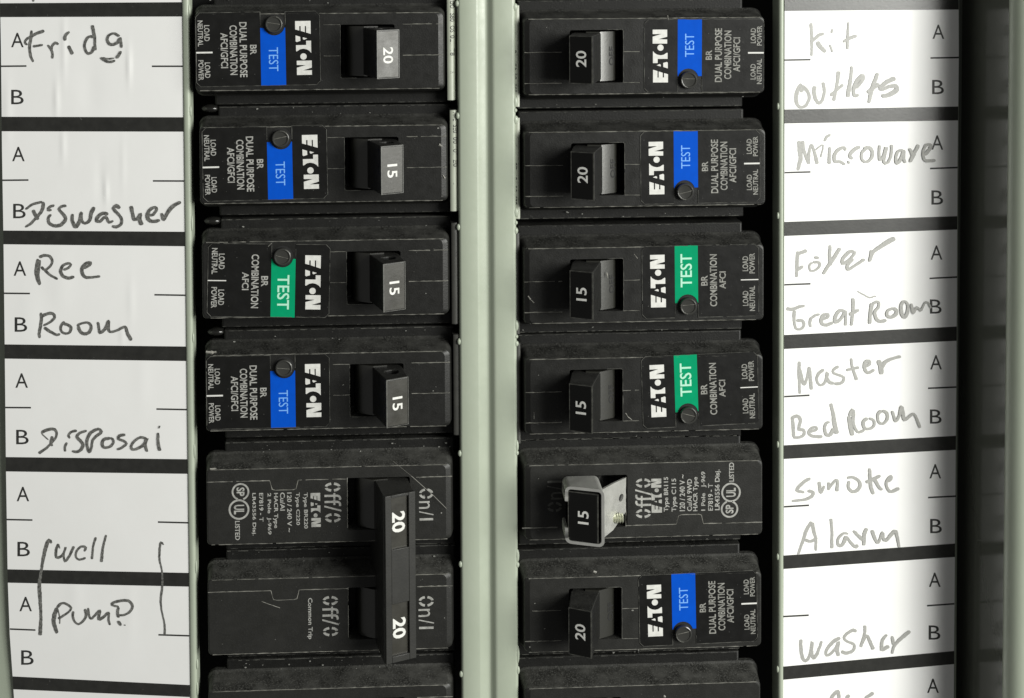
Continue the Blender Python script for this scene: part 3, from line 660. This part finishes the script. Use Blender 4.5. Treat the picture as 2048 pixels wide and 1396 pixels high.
def toggle(root, a, rating, v0=0.0, end_mat='rating', tip=None, half=5.3):
    P = [(a + 35.9, -3.0), (a + 42.0, -3.0), (a + 43.8, 2.0), (a + 45.2, 10.2), (a + 40.35, 12.8), (a + 37.8, 4.2), (a + 37.2, 2.4)]
    if tip: P[3], P[4] = tip
    hole = [(a + 41.5 + 1.55 * math.cos(t * math.pi / 8), 6.4 + 1.7 * math.sin(t * math.pi / 8)) for t in range(16)]
    mb = MB()
    for v, h in ((v0 + half, True), (v0 - half, False)):
        if h:
            vv, ff = fill_with_hole([(p[0], v, p[1]) for p in P], [(p[0], v, p[1]) for p in hole]); mb.add(vv, ff)
            m = len(hole)
            mb.add([(p[0], v, p[1]) for p in hole] + [(p[0], v - 3.5, p[1]) for p in hole],
                   [(i, (i + 1) % m, m + (i + 1) % m, m + i) for i in range(m)] + [tuple(range(m, 2 * m))])
        else: mb.add([(p[0], v, p[1]) for p in P], [tuple(range(len(P)))])
    n = len(P)
    mb.add([(p[0], v0 + half, p[1]) for p in P] + [(p[0], v0 - half, p[1]) for p in P], [(i, (i + 1) % n, n + (i + 1) % n, n + i) for i in range(n)])
    t = mb.out('toggle', 'handle', root)
    bm = bmesh.new(); bm.from_mesh(t.data); bmesh.ops.remove_doubles(bm, verts=bm.verts, dist=1e-7)
    bmesh.ops.recalc_face_normals(bm, faces=bm.faces); bm.to_mesh(t.data); bm.free()
    b = t.modifiers.new('bevel', 'BEVEL'); b.width = 0.28 * S; b.segments = 3; b.limit_method = 'ANGLE'; b.angle_limit = math.radians(25)
    # the rating plate on the sloping end and its number
    q0, q1 = Vector((P[4][0], 0, P[4][1])), Vector((P[3][0], 0, P[3][1])); d = q1 - q0; ln = d.length; d.normalize()
    nrm = Vector((-d.z, 0, d.x)).normalized()
    if nrm.z < 0: nrm = -nrm
    def on(s, v, k): q = q0 + d * s + nrm * k; return (q.x, v0 + v, q.z)
    mb = MB()
    mb.add([on(s, v, k) for k in (-.3, .07) for s, v in ((.3, -half + .3), (ln - .3, -half + .3), (ln - .3, half - .35), (.3, half - .35))],
           [(4, 5, 6, 7), (0, 1, 5, 4), (1, 2, 6, 5), (2, 3, 7, 6), (3, 0, 4, 7)])
    pl = mb.out('rating_plate', end_mat, t)
    mb = MB(); lettering(mb, rating, (0.25, ln / 2 - .05), 3.55 if rating == '20' else 2.95, 2.45, lambda tx, ty: on(ty, -tx, 0.11), bold=0.016)
    mb.out('rating_number', 'print', pl)
    for s0, s1, v1, v2 in ((.0, .34, -half + .02, half - .02), (ln - .16, ln, -half + .02, half - .02), (.34, ln - .16, half - .2, half - .02), (.34, ln - .16, -half + .02, -half + .16)):
        mb = MB(); mb.add([on(s, v, k) for k in (-.1, .05) for s, v in ((s0, v1), (s1, v1), (s1, v2), (s0, v2))],
                          [(4, 5, 6, 7), (0, 1, 5, 4), (1, 2, 6, 5), (2, 3, 7, 6), (3, 0, 4, 7)])
        mb.out('rim_glint', 'rimglint', t)  # these strips carry the bevel highlight in their colour
    return t

BLUE_TXT = [('NEUTRAL', 9.3, -33, 52, 10.5), ('LOAD', 22.3, -33.5, 32, 11), ('POWER', 9.3, 41, 41, 10.5), ('LOAD', 22.3, 41, 31, 11), ('AFCI/GFCI', 56.5, 2, 71, 14.5),
            ('COMBINATION', 75, 1.5, 100, 15), ('DUAL PURPOSE', 94.5, 1, 111, 15), ('BR', 114.5, 1.5, 20, 13)]
GREEN_TXT = [('NEUTRAL', 13.5, -38, 52, 11.5), ('LOAD', 27.5, -37.5, 31, 12), ('POWER', 13.5, 35, 42, 11.5), ('LOAD', 27.5, 34.5, 31, 12), ('AFCI', 75, 1.5, 36, 13.5),
             ('COMBINATION', 94, 1.5, 108, 15), ('BR', 113, 1.5, 21, 13.5)]
PXMM = 8.85

def sticker_label(root, a, u0, vc, length, rot, kind, ink='greyprint'):
    """the black product sticker with its test strip; u0 = its outer end"""
    k = length / (248 if kind == 'blue' else 242)
    sc = k / PXMM * (248 if kind == 'blue' else 242) / (248 if kind == 'blue' else 242) * PXMM  # mm per label pixel
    sc = length / (248.0 if kind == 'blue' else 242.0)
    cu, cv = u0 + length / 2, vc
    ca, sa = math.cos(rot), math.sin(rot)
    def R(u, v, z): x, y = u - cu, v - cv; return (cu + x * ca - y * sa, cv + x * sa + y * ca, z)
    hw = 8.2
    su = (129, 179) if kind == 'blue' else (126, 174)
    bu, bv = (u0 + (157 if kind == 'blue' else 148) * sc, vc + 49.5 * sc * 1.0)
    e0, e1 = u0 + su[0] * sc, u0 + su[1] * sc
    z0, z1 = HF + 0.005, HF + 0.09
    def corner(x0, x1, left):
        p = rounded(x0, x1, vc - hw, vc + hw, 0.9, 4)
        keep = []
        for x, y in p:
            if left and x > x0 + (x1 - x0) / 2: x = x1
            if not left and x < x0 + (x1 - x0) / 2: x = x0
            if (left and x == x1) or (not left and x == x0): y = vc + (hw if y > vc else -hw)
            if not keep or math.dist(keep[-1], (x, y)) > 1e-4: keep.append((x, y))
        if math.dist(keep[0], keep[-1]) < 1e-4: keep.pop()
        return keep
    mb = MB()
    for poly in (corner(u0, e0, True), corner(e1, u0 + length, False)):
        q = [R(x, y, 0) for x, y in poly]; mb.slab([(p[0], p[1]) for p in q], z0, z1)
    lab = mb.out('sticker', 'sticker', root)
    A = [R(x, y, 0)[:2] for x, y in ((u0 + .05, vc + hw - .9), (u0 + .9, vc + hw), (e0, vc + hw), (e0, vc + 5.2))]
    B = [R(x, y, 0)[:2] for x, y in ((e1, vc + 5.2), (e1, vc + hw), (u0 + length - .9, vc + hw), (u0 + length, vc + hw - .9), (u0 + length, vc - hw + .9), (u0 + length - .9, vc - hw), (u0 + .9, vc - hw), (u0, vc - hw + .9), (u0 + .05, vc + hw - .9))]
    wl(lab, 'edge_glint', 'edge', A, z1, 0.13, gap=.15, jit=.02); wl(lab, 'edge_glint', 'edge', B, z1, 0.13, gap=.15, jit=.02)  # glint of the sticker's edges painted as thin grey lines
    # coloured strip, hollowed round the button
    r = 2.35; arc = []
    for i in range(13):
        t = math.pi * (1 + i / 12); arc.append((bu + r * math.cos(t), bv - .2 + r * math.sin(t)))
    top = vc + (42 if kind == 'blue' else 44) * sc
    poly = [(e0, vc - hw - .05), (e1, vc - hw - .05), (e1, top)] + [(x, min(y, top)) for x, y in arc[::-1] if e0 < x < e1] + [(e0, top)]
    mb = MB(); mb.slab([R(x, y, 0)[:2] for x, y in poly], z0, z1 + .005)
    strip = mb.out('test_strip', kind, root)
    mb = MB(); zt = z1 + 0.035
    tw, th, tu, tv = (48, 19, 154.5, 21.5) if kind == 'blue' else (69, 24, 150.5, 23)
    lettering(mb, 'TEST', (-(vc - tv * sc), u0 + tu * sc), tw * sc, th * sc, lambda tx, ty: R(ty, -tx, zt), bold=0.0 if kind == 'blue' else 0.012)
    mb.out('lettering', kind + 'text', strip)
    # printing
    for s, x, y, ln, ht in (BLUE_TXT if kind == 'blue' else GREEN_TXT):
        mb = MB(); lettering(mb, s, (-(vc - y * sc), u0 + x * sc), ln * sc, ht * sc, lambda tx, ty: R(ty, -tx, zt), bold=0.018)
        mb.out('lettering', ink, lab)
    mb = MB(); logo(mb, (-(vc - (0 if kind == 'blue' else 3) * sc), u0 + (214.5 if kind == 'blue' else 208.5) * sc), 109.5 * sc, 31 * sc, lambda tx, ty: R(ty, -tx, zt))
    mb.out('wordmark', 'print', lab)
    ty_ = 5.5 if kind == 'blue' else 1
    mb = MB(); x0, x1 = (0.3, 33) if kind == 'blue' else (0.3, 37)
    tw = 1.6 if kind == 'blue' else 1.0
    mb.add([R(u0 + x * sc, vc - (ty_ + y) * sc, zt) for x, y in ((x0, -tw), (x1, -tw), (x1, tw), (x0, tw))], [(0, 1, 2, 3)])
    mb.out('divider_mark', 'print', lab)
    # the round test button in its well
    c = R(bu, bv, 0)
    mb = MB(); mb.lathe([(2.3, HF + .004), (2.3, HF + .03), (1.9, HF + .03)], (c[0], c[1], 0), n=28); mb.out('button_well', 'dark', root)
    mb = MB(); mb.lathe([(1.92, HF - 1), (1.92, HF + .95), (1.86, HF + 1.12), (1.70, HF + 1.22), (1.52, HF + 1.18), (1.40, HF + 1.02), (.7, HF + .96), (.05, HF + .95)], (c[0], c[1], 0), n=32)
    btn = mb.out('test_button', 'button', root, smooth=30)
    g = random.uniform(-.35, .35); ox = random.uniform(-.4, .3)
    wl(btn, 'slot_mark', 'wornglint', [(c[0] - 1.45 * math.cos(g), c[1] + ox - 1.45 * math.sin(g)), (c[0] + 1.35 * math.cos(g), c[1] + ox + 1.35 * math.sin(g))], HF + 1.04, 0.16, gap=0.0, jit=.01)
    wl(btn, 'rim_glint', 'edge', [(c[0] + 1.72 * math.cos(g + q * .2), c[1] + 1.72 * math.sin(g + q * .2)) for q in range(-2, 8)], HF + 1.2, 0.22, gap=0.0, jit=.02)  # highlight arc on the button's rim, drawn as a pale line

def specks(root, a, L, v0, n, seed):
    rr = random.Random(seed); mb = MB()
    for _ in range(n):
        if rr.random() < .6: x, y, z = a + rr.uniform(2, L), v0 + FW / 2 + rr.uniform(.8, 3.4), -4.3
        else: x, y, z = a + rr.uniform(1, L - 1), v0 + rr.uniform(-FW / 2 + .4, FW / 2 - .4), HF + .1
        if z > 0 and (x - a < 29 or 31 < x - a < 47): continue
        s = rr.choice((.05, .06, .08, .1, .16)); e = rr.uniform(1, 2.6); t = rr.uniform(-.5, .5)
        pts = [(x + s * e * math.cos(t + q) if 0 else x + s * (e * math.cos(q) * math.cos(t) - math.sin(q) * math.sin(t)),
                y + s * (e * math.cos(q) * math.sin(t) + math.sin(q) * math.cos(t))) for q in (0, 1.1, 2.2, 3.1, 4.2, 5.3)]
        mb.slab(pts, z - .02, z + .06)
    o = mb.out('lint_specks', 'lint', root); o['kind'] = 'stuff'

GROUP = 'circuit breakers in the two columns'
def gfci(side, row, label, rating, kind, lab_px, rot=0.0, end='rating', sticker=None, hook=False):
    x, y, L = face_frame(side, row); turned = side == 'R'
    root = thing('circuit_breaker', label, 'circuit breaker', (x, y, 0), turned, GROUP)
    a = -L / 2
    housing(root, a, 0, L, hook, sticker, seed=row)
    raised_face(root, a, L, m='dustyplastic' if row > 4 else 'plastic')
    seams(root, a, L, 0, 28.4)
    rotor(root, a, 0, emboss=turned)
    toggle(root, a, rating, 0, end)
    xl, xr, yt, yb = lab_px
    p, q = U(xl, (yt + yb) / 2, HF), U(xr, (yt + yb) / 2, HF); ym = U((xl + xr) / 2, (yt + yb) / 2, HF).y
    if turned: u0, ln, vc = x - q.x, q.x - p.x, y - ym
    else: u0, ln, vc = p.x - x, q.x - p.x, ym - y
    sticker_label(root, a, u0, vc, ln, math.radians(rot), kind, 'dimtext' if turned else 'greyprint')
    specks(root, a, L, 0, 9 + 3 * row, 10 * row + (1 if turned else 0))
    return root, a, L

gfci('L', 0, 'black 20 amp breaker with blue test strip beside the word Fridg', '20', 'blue', (392, 640, 24, 171.5), 0.5, sticker='wsticker')
gfci('L', 1, 'black 15 amp breaker with blue test strip beside the word Diswasher', '15', 'blue', (405, 654, 252.5, 400), 0.7, sticker='wsticker', hook=True)
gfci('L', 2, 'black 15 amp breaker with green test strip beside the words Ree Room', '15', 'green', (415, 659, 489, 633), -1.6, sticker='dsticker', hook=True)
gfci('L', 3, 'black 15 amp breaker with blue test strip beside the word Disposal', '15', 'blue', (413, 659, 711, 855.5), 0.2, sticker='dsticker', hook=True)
gfci('R', 0, 'black 20 amp breaker with blue test strip beside the words Kit outlets', '20', 'blue', (1288.6, 1527.4, 41, 181.6), -.3, end='capshade', sticker='wsticker')
gfci('R', 1, 'black 20 amp breaker with blue test strip beside the word Microwave', '20', 'blue', (1281, 1519.6, 263, 405), 0.3, end='capshade', sticker='wsticker')
gfci('R', 2, 'black 15 amp breaker with green test strip beside Foyer and Great Room', '15', 'green', (1284, 1517, 492, 633), 0.4, end='capshade', sticker='dsticker')
gfci('R', 3, 'black 15 amp breaker with green test strip beside Master Bed Room', '15', 'green', (1284, 1516, 710, 850), 1.6, end='capshade', sticker='dsticker')
gfci('R', 5, 'dusty black 20 amp breaker with blue test strip beside the word washer', '20', 'blue', (1278, 1514, 1145, 1288), 1.0, end='capshade')

# plain breakers: printing straight on the face, a notched seam above it
def notch_seam(root, a, v0, n0=14.1, n1=20.4, dep=2.2):
    v = v0 + 5.75
    wl(root, 'mould_line_glint', 'wornglint', [(a + .1, v), (a + n0, v), (a + n0 + .5, v - dep + .2), (a + n0 + 1.2, v - dep), (a + n1 - 1.2, v - dep), (a + n1 - .5, v - dep + .2), (a + n1, v), (a + 31.5, v)], HF + .004, 0.2, gap=.12, jit=.06)
    wl(root, 'slot_edge', 'wornglint', [(a + 31.4, v + .3), (a + 31.4, v0 - 5.4)], HF + .004, 0.2, gap=.12, jit=.05)
    wl(root, 'mould_line_glint', 'wornglint', [(a + 46.9, v), (a + 55, v)], HF + .004, 0.26, gap=.1, jit=.06)

def onoff(root, s, c_u, c_v, length, height, m):
    """stencilled On/I or Off/O; c_v is the middle along the reading direction"""
    pl = placer(HF + .035); mb = MB()
    tx0 = -c_v - length / 2
    if s == 'Off/O':
        ow = length * 0.235
        stencil_o(mb, (tx0 + ow / 2, c_u), ow, height, pl); stencil_o(mb, (tx0 + length - ow / 2, c_u), ow, height, pl)
        lettering(mb, 'ff/', (-c_v, c_u), length - 2 * ow - .6, height * 1.05, pl, bold=0.0)
    else:
        ow = length * 0.33
        stencil_o(mb, (tx0 + ow / 2, c_u), ow, height, pl)
        lettering(mb, 'n', (tx0 + ow + .5 + length * .12, c_u - height * .13), length * .24, height * .76, pl, bold=0.0)
        lettering(mb, '/', (tx0 + length * .78, c_u), length * .14, height, pl, bold=0.0)
        lettering(mb, 'I', (tx0 + length * .97, c_u), length * .07, height * .95, pl, bold=0.0)
    mb.out('lettering', m, root)

def plain_text(root, x, y, turned, items, m):
    pl = placer(HF + .035)
    for s, xa, xb, ya, yb in items:
        p, q = U(xa, ya, HF), U(xb, yb, HF)
        u = ((p.x + q.x) / 2 - x) * (-1 if turned else 1); v = ((p.y + q.y) / 2 - y) * (-1 if turned else 1)
        ht, ln = abs(q.x - p.x), abs(p.y - q.y)
        if s in ('Off/O', 'On/I'): onoff(root, s, u, v, ln, ht, 'dimprint' if (turned and s == 'On/I') else m); continue
        mb = MB()
        if s == 'LOGO': logo(mb, (-v, u), ln, ht, pl)
        elif s == 'UL':
            ring(mb, (-v, u), ln / 2 * .82, ln / 2, pl); lettering(mb, 'UL', (-v, u), ln * .46, ln * .5, pl, bold=.03)
        elif s == 'SA':
            ring(mb, (-v, u), ln / 2 * .80, ln / 2, pl, 20, 340); lettering(mb, 'SP', (-v, u), ln * .5, ln * .46, pl, bold=.03)
        else: lettering(mb, s, (-v, u), ln, ht, pl, bold=0.02)
        mb.out('lettering', m, root)

def gfx(cx, cy, r): return (cx - r, cx + r, cy - r, cy + r)

# double-pole breaker, left
x5, y5, L5 = face_frame('L', 4)
dp = thing('circuit_breaker', 'dusty black double-pole 20 amp breaker with one long tied toggle', 'circuit breaker', (x5, y5, 0), False, GROUP)
a5 = -L5 / 2; V2 = face_frame('L', 5)[1] - y5
for v0 in (0.0, V2):
    housing(dp, a5, v0, L5); raised_face(dp, a5, L5, v0, slot=(31.4, 45.5), m='dustyplastic'); notch_seam(dp, a5, v0); rotor(dp, a5, v0, False)
    specks(dp, a5, L5, v0, 34, 77 + int(v0))
def tied_toggle(root, a):
    top, bot = 5.4, V2 - 6.8
    P = [(36.5, -3), (44.0, -3), (45.0, 2.0), (46.1, 9.1), (46.3, 9.2), (39.7, 12.2), (39.5, 12.0), (37.8, 2.9)]
    P = [(a + u, h) for u, h in P]
    mb = MB(); mb.prism(P, bot, top)
    q0, q1 = Vector((a + 39.7, 0, 12.2)), Vector((a + 46.3, 0, 9.2)); d = q1 - q0; ln = d.length; d.normalize(); nrm = Vector((-d.z, 0, d.x)).normalized()
    if nrm.z < 0: nrm = -nrm
    def on(s, v, k): q = q0 + d * s + nrm * k; return (q.x, v, q.z)
    def block(s0, s1, v0, v1, k1=.75):
        mb.add([on(s, v, k) for k in (-.3, k1) for s, v in ((s0, v0), (s1, v0), (s1, v1), (s0, v1))], [(0, 1, 2, 3), (4, 5, 6, 7), (0, 1, 5, 4), (1, 2, 6, 5), (2, 3, 7, 6), (3, 0, 4, 7)])
    w0, w1 = .20 * ln, .78 * ln
    wa = (top - .6, top - 12.1); wb = (bot + 13.0, bot + 1.4)
    block(0, w0, bot, top); block(w1, ln, bot, top)
    block(w0, w1, wa[0], top); block(w0, w1, wb[0], wa[1], .70); block(w0, w1, bot, wb[1])
    t = mb.out('tied_toggle', 'tie', root, bevel=0.22)
    for v1, v0 in (wa, wb):
        m2 = MB(); m2.add([on(s, v, .04) for s, v in ((w0, v0), (w1, v0), (w1, v1), (w0, v1))], [(0, 1, 2, 3)]); r = m2.out('rating_plate', 'rating', t)
        m3 = MB(); lettering(m3, '20', (-(v0 + v1) / 2, (w0 + w1) / 2 - .1), 4.6, 3.15, lambda tx, ty: on(ty, -tx, 0.09), bold=0.03); m3.out('rating_number', 'print', r)
tied_toggle(dp, a5)
plain_text(dp, x5, y5, False, [('Off/O', 649, 682, 965, 1044.5), ('On/I', 838, 867, 977, 1040), ('LOGO', 621, 641, 986, 1054), ('Type BR220', 605.5, 616, 985, 1057), ('Type C220', 590, 600, 985, 1050),
  ('120 / 240 V ~', 574, 584, 985, 1064), ('Cu/Al', 560, 570, 985, 1021), ('HACR Type', 545.5, 556.5, 986, 1056), ('2 Pole  J-969', 533, 543, 986, 1069), ('E7819 - T', 518, 527, 986, 1043), ('LR43556 Disj.', 502.5, 512.5, 986, 1071),
  ('SA', *gfx(481, 983.5, 17)), ('UL', *gfx(478, 1019, 20)), ('LISTED', 470, 480, 1042, 1080), ('Off/O', 645, 677, 1192, 1272), ('On/I', 837, 868, 1192, 1257), ('Common Trip', 613.5, 625.5, 1196, 1278)], 'greyprint')

# single plain breaker, right, with a steel lock clip on its toggle
x6, y6, L6 = face_frame('R', 4)
sb = thing('circuit_breaker', 'plain black 15 amp breaker with printed text beside the words smoke Alarm', 'circuit breaker', (x6, y6, 0), True, GROUP)
a6 = -L6 / 2
housing(sb, a6, 0, L6); raised_face(sb, a6, L6, slot=(31.0, 45.0), m='dustyplastic'); notch_seam(sb, a6, 0, 13.6, 19.8)
tz = -(U(1165, 1038, 12.6).y - y6)
toggle(sb, a6, '15', tz, 'capshade', tip=((x6 - U(1136, 1035, 11.0).x, 11.0), (x6 - U(1197, 1035, 13.7).x, 13.7)), half=5.75)
specks(sb, a6, L6, 0, 22, 5)
plain_text(sb, x6, y6, True, [('On/I', 1094, 1124.5, 962, 1023.5), ('Off/O', 1271, 1302, 957, 1036), ('LOGO', 1303, 1324, 957, 1025), ('Type BR115', 1327.5, 1339, 954, 1023), ('Type C115', 1343, 1355, 957, 1023), ('120 / 240 V ~', 1359, 1370, 949, 1022),
  ('Cu/Al 9WD', 1374, 1384, 958, 1022), ('HACR Type', 1386, 1397.5, 954, 1022), ('1 Pole   J-969', 1402, 1413, 943, 1021), ('E7819 - T', 1416, 1426, 967, 1021), ('LR43556 Disj.', 1429.5, 1442, 939, 1020),
  ('UL', *gfx(1462, 984.6, 19)), ('SA', *gfx(1459, 1018, 17)), ('LISTED', 1458, 1468, 925, 963)], 'greyprint')

clip = thing('handle_lock_clip', 'bent steel lock clip with small screw wrapped round the 15 amp toggle', 'lock clip', (x6, y6, 0), True)
uo, ui = -(U(1209, 1040, 14.3).x - x6), -(U(1130, 1030, 11.2).x - x6)      # outer and inner side, along u
vt, vb = -(U(1170, 976, 12.8).y - y6), -(U(1170, 1091, 12.8).y - y6)
vlo, vhi = min(vt, vb), max(vt, vb)
ulo, uhi = min(uo, ui), max(uo, ui)
mb = MB()
outer = rounded(ulo, uhi, vlo, vhi, 1.3, 5); inner = rounded(ulo + .62, uhi - .62, vlo + .62, vhi - .62, .75, 5)
vm = (vlo + vhi) / 2
def htop(u): return 14.3 + (11.2 - 14.3) * (u - ulo) / (uhi - ulo)
n = len(outer)
for i in range(n):
    j = (i + 1) % n
    # the inner-end side stays open in the middle
    o0, o1, i0, i1 = outer[i], outer[j], inner[i], inner[j]
    segs = [(o0, o1, i0, i1)]
    if abs(o0[0] - uhi) < .02 and abs(o1[0] - uhi) < .02 and abs(o0[1] - o1[1]) > 3:
        va, vb_ = o0[1], o1[1]; s = 1 if vb_ > va else -1
        g0, g1 = vm - s * 3.0, vm + s * 3.0
        segs = [(o0, (uhi, g0), i0, (uhi - .62, g0)), ((uhi, g1), o1, (uhi - .62, g1), i1)]
    for A, B, C, D in segs:
        lo = 5.2
        vs = [(*A, htop(A[0])), (*B, htop(B[0])), (*D, htop(D[0])), (*C, htop(C[0])), (*A, lo), (*B, lo), (*D, lo), (*C, lo)]
        fs = [(0, 1, 2, 3), (0, 1, 5, 4), (2, 3, 7, 6)]
        if len(segs) == 2: fs += [(1, 2, 6, 5), (0, 3, 7, 4)]
        mb.add(vs, fs)
co = mb.out('clip_band', 'metal', clip)
bm = bmesh.new(); bm.from_mesh(co.data); bmesh.ops.remove_doubles(bm, verts=bm.verts, dist=1e-7); bm.to_mesh(co.data); bm.free()
co.data.polygons.foreach_set('use_smooth', [True] * len(co.data.polygons)); co.data.set_sharp_from_angle(angle=math.radians(40))
# slanting tongue down into the slot
ue = -(U(1250, 1010, 2.6).x - x6)
T0, T1 = Vector((ulo + .35, 0, 11.5)), Vector((ue, 0, 2.4))
def tongue(s, v, k=0.0):
    d = T1 - T0; q = T0 + d * s; nr = Vector((d.z, 0, -d.x)).normalized()
    if nr.z < 0: nr = -nr
    q = q + nr * k; return (q.x, v, q.z)
vt0 = vm
hole = [(0.80 + .10 * math.cos(t * math.pi / 8), vm - 2.2 * 0 + 2.9 * -1 * 0 + (-(U(1240, 1003, 5).y - y6) - 0) + 0.85 * math.sin(t * math.pi / 8)) for t in range(16)]
outl = [(0.0, vlo + .9), (0.0, vhi - .9), (.45, vhi - 1.2), (1.0, vhi - 3.4), (1.0, vlo + 1.6), (.45, vlo + 1.1)]
mb = MB()
v, f = fill_with_hole([tongue(s, q, .25) for s, q in outl], [tongue(s, q, .25) for s, q in hole]); mb.add(v, f)
mb.add([tongue(s, q, .25) for s, q in outl] + [tongue(s, q, -.25) for s, q in outl], [(i, (i + 1) % 6, 6 + (i + 1) % 6, 6 + i) for i in range(6)])
mb.add([tongue(s, q, .25) for s, q in hole] + [tongue(s, q, -.35) for s, q in hole], [(i, (i + 1) % 16, 16 + (i + 1) % 16, 16 + i) for i in range(16)])
mb.out('clip_tongue', 'metal', clip)
mb = MB(); mb.add([tongue(s, q, -.3) for s, q in hole], [tuple(range(16))]); mb.out('clip_hole', 'dark', clip)
sc_ = U(1237, 1036, 6.5); su_, sv_ = -(sc_.x - x6), -(sc_.y - y6)
prof = []
for k in range(6): prof += [(1.18, -1.9 + k * .55), (0.88, -1.9 + k * .55 + .27)]
prof = [(r, -t) for r, t in prof][::-1]
mb = MB(); mb.lathe(prof, (su_, sv_, 6.5), axis='x', n=18); scr = mb.out('lock_screw', 'zinc', clip, smooth=50)

# the next breakers cut off by the lower edge
for side, lab in (('L', 'black breaker under the double-pole breaker, only its upper edge showing'), ('R', 'black breaker under the washer breaker, only its upper edge showing')):
    xx, yy, LL = face_frame(side, 6); tn = side == 'R'
    rt = thing('circuit_breaker', lab, 'circuit breaker', (xx, yy, 0), tn, GROUP); aa = -LL / 2
    housing(rt, aa, 0, LL); raised_face(rt, aa, LL, m='dustyplastic'); rotor(rt, aa, 0, False); toggle(rt, aa, '20', 0, 'capshade'); specks(rt, aa, LL, 0, 34, 900 + tn)
    if not tn: notch_seam(rt, aa, 0)

# single scratches and chips, each on its own breaker
def scuff(root, px, w, h=HF + .01):
    loc = root.matrix_world.inverted()
    pts = []
    for x, y in px:
        p = loc @ (UP @ (U(x, y, h) * S)); pts.append((p.x / S, p.y / S))
    wl(root, 'scuff', 'scuff', pts, h, w, gap=0.0, step=.4, jit=.03)
bpy.context.view_layer.update()
BR = [o for o in bpy.data.objects if o.type == 'EMPTY' and o.name.startswith('circuit_breaker')]
def near(word): return next(o for o in BR if word in o['label'])
scuff(near('Foyer'), [(1056, 592), (1061, 599), (1068, 606)], .34)
scuff(near('Foyer'), [(1213, 545), (1215, 556)], .3, HF + .4)
scuff(near('Foyer'), [(1268, 508), (1275, 517)], .14)
scuff(near('Master'), [(1251, 826), (1256, 834), (1264, 840)], .22)
scuff(near('Master'), [(1068, 824), (1068, 838)], .16)
scuff(near('Diswasher'), [(878, 289), (884, 293)], .6)
scuff(near('Diswasher'), [(886, 350), (890, 357)], .4)
scuff(near('Disposal'), [(412, 704), (424, 705), (433, 704)], .8, HF - .25)
scuff(near('Ree'), [(536, 493), (544, 486)], .3)
scuff(near('Microwave'), [(1405, 348), (1412, 343)], .18)
scuff(near('Kit'), [(1335, 31), (1337, 40)], .3)
scuff(near('washer'), [(1187, 1143), (1193, 1145)], .45)
scuff(near('double-pole 20'), [(420, 938), (433, 937)], .3)
scuff(near('double-pole 20'), [(523, 1203), (560, 1216)], .12)
scuff(near('under the washer'), [(1327, 1392), (1331, 1394)], .5)

# a strand of cobweb over the double-pole breaker
w0, w1, w2, w3 = U(786, 922, 2.5), U(823, 952, 6), U(868, 992, 3.2), U(893, 1017, 2.4)
pts = [w0, w1, w2, w3]; mb = MB()
for p, q in zip(pts, pts[1:]):
    d = (q - p).normalized(); s1 = d.cross(Vector((0, 0, 1))).normalized() * .05; s2 = d.cross(s1).normalized() * .05
    mb.add([p + s1, p + s2, p - s1, q + s1, q + s2, q - s1], [(0, 1, 4, 3), (1, 2, 5, 4), (2, 0, 3, 5)])
wo = mb.out('cobweb_strand', 'web', None, off=tuple(w1)); wo.matrix_world = UP @ Matrix.Translation(w1 * S)
wo['label'] = 'thin pale cobweb strand across the upper toggle of the double-pole breaker'; wo['category'] = 'cobweb'
for o in bpy.data.objects:
    if '_loc' in o: del o['_loc']
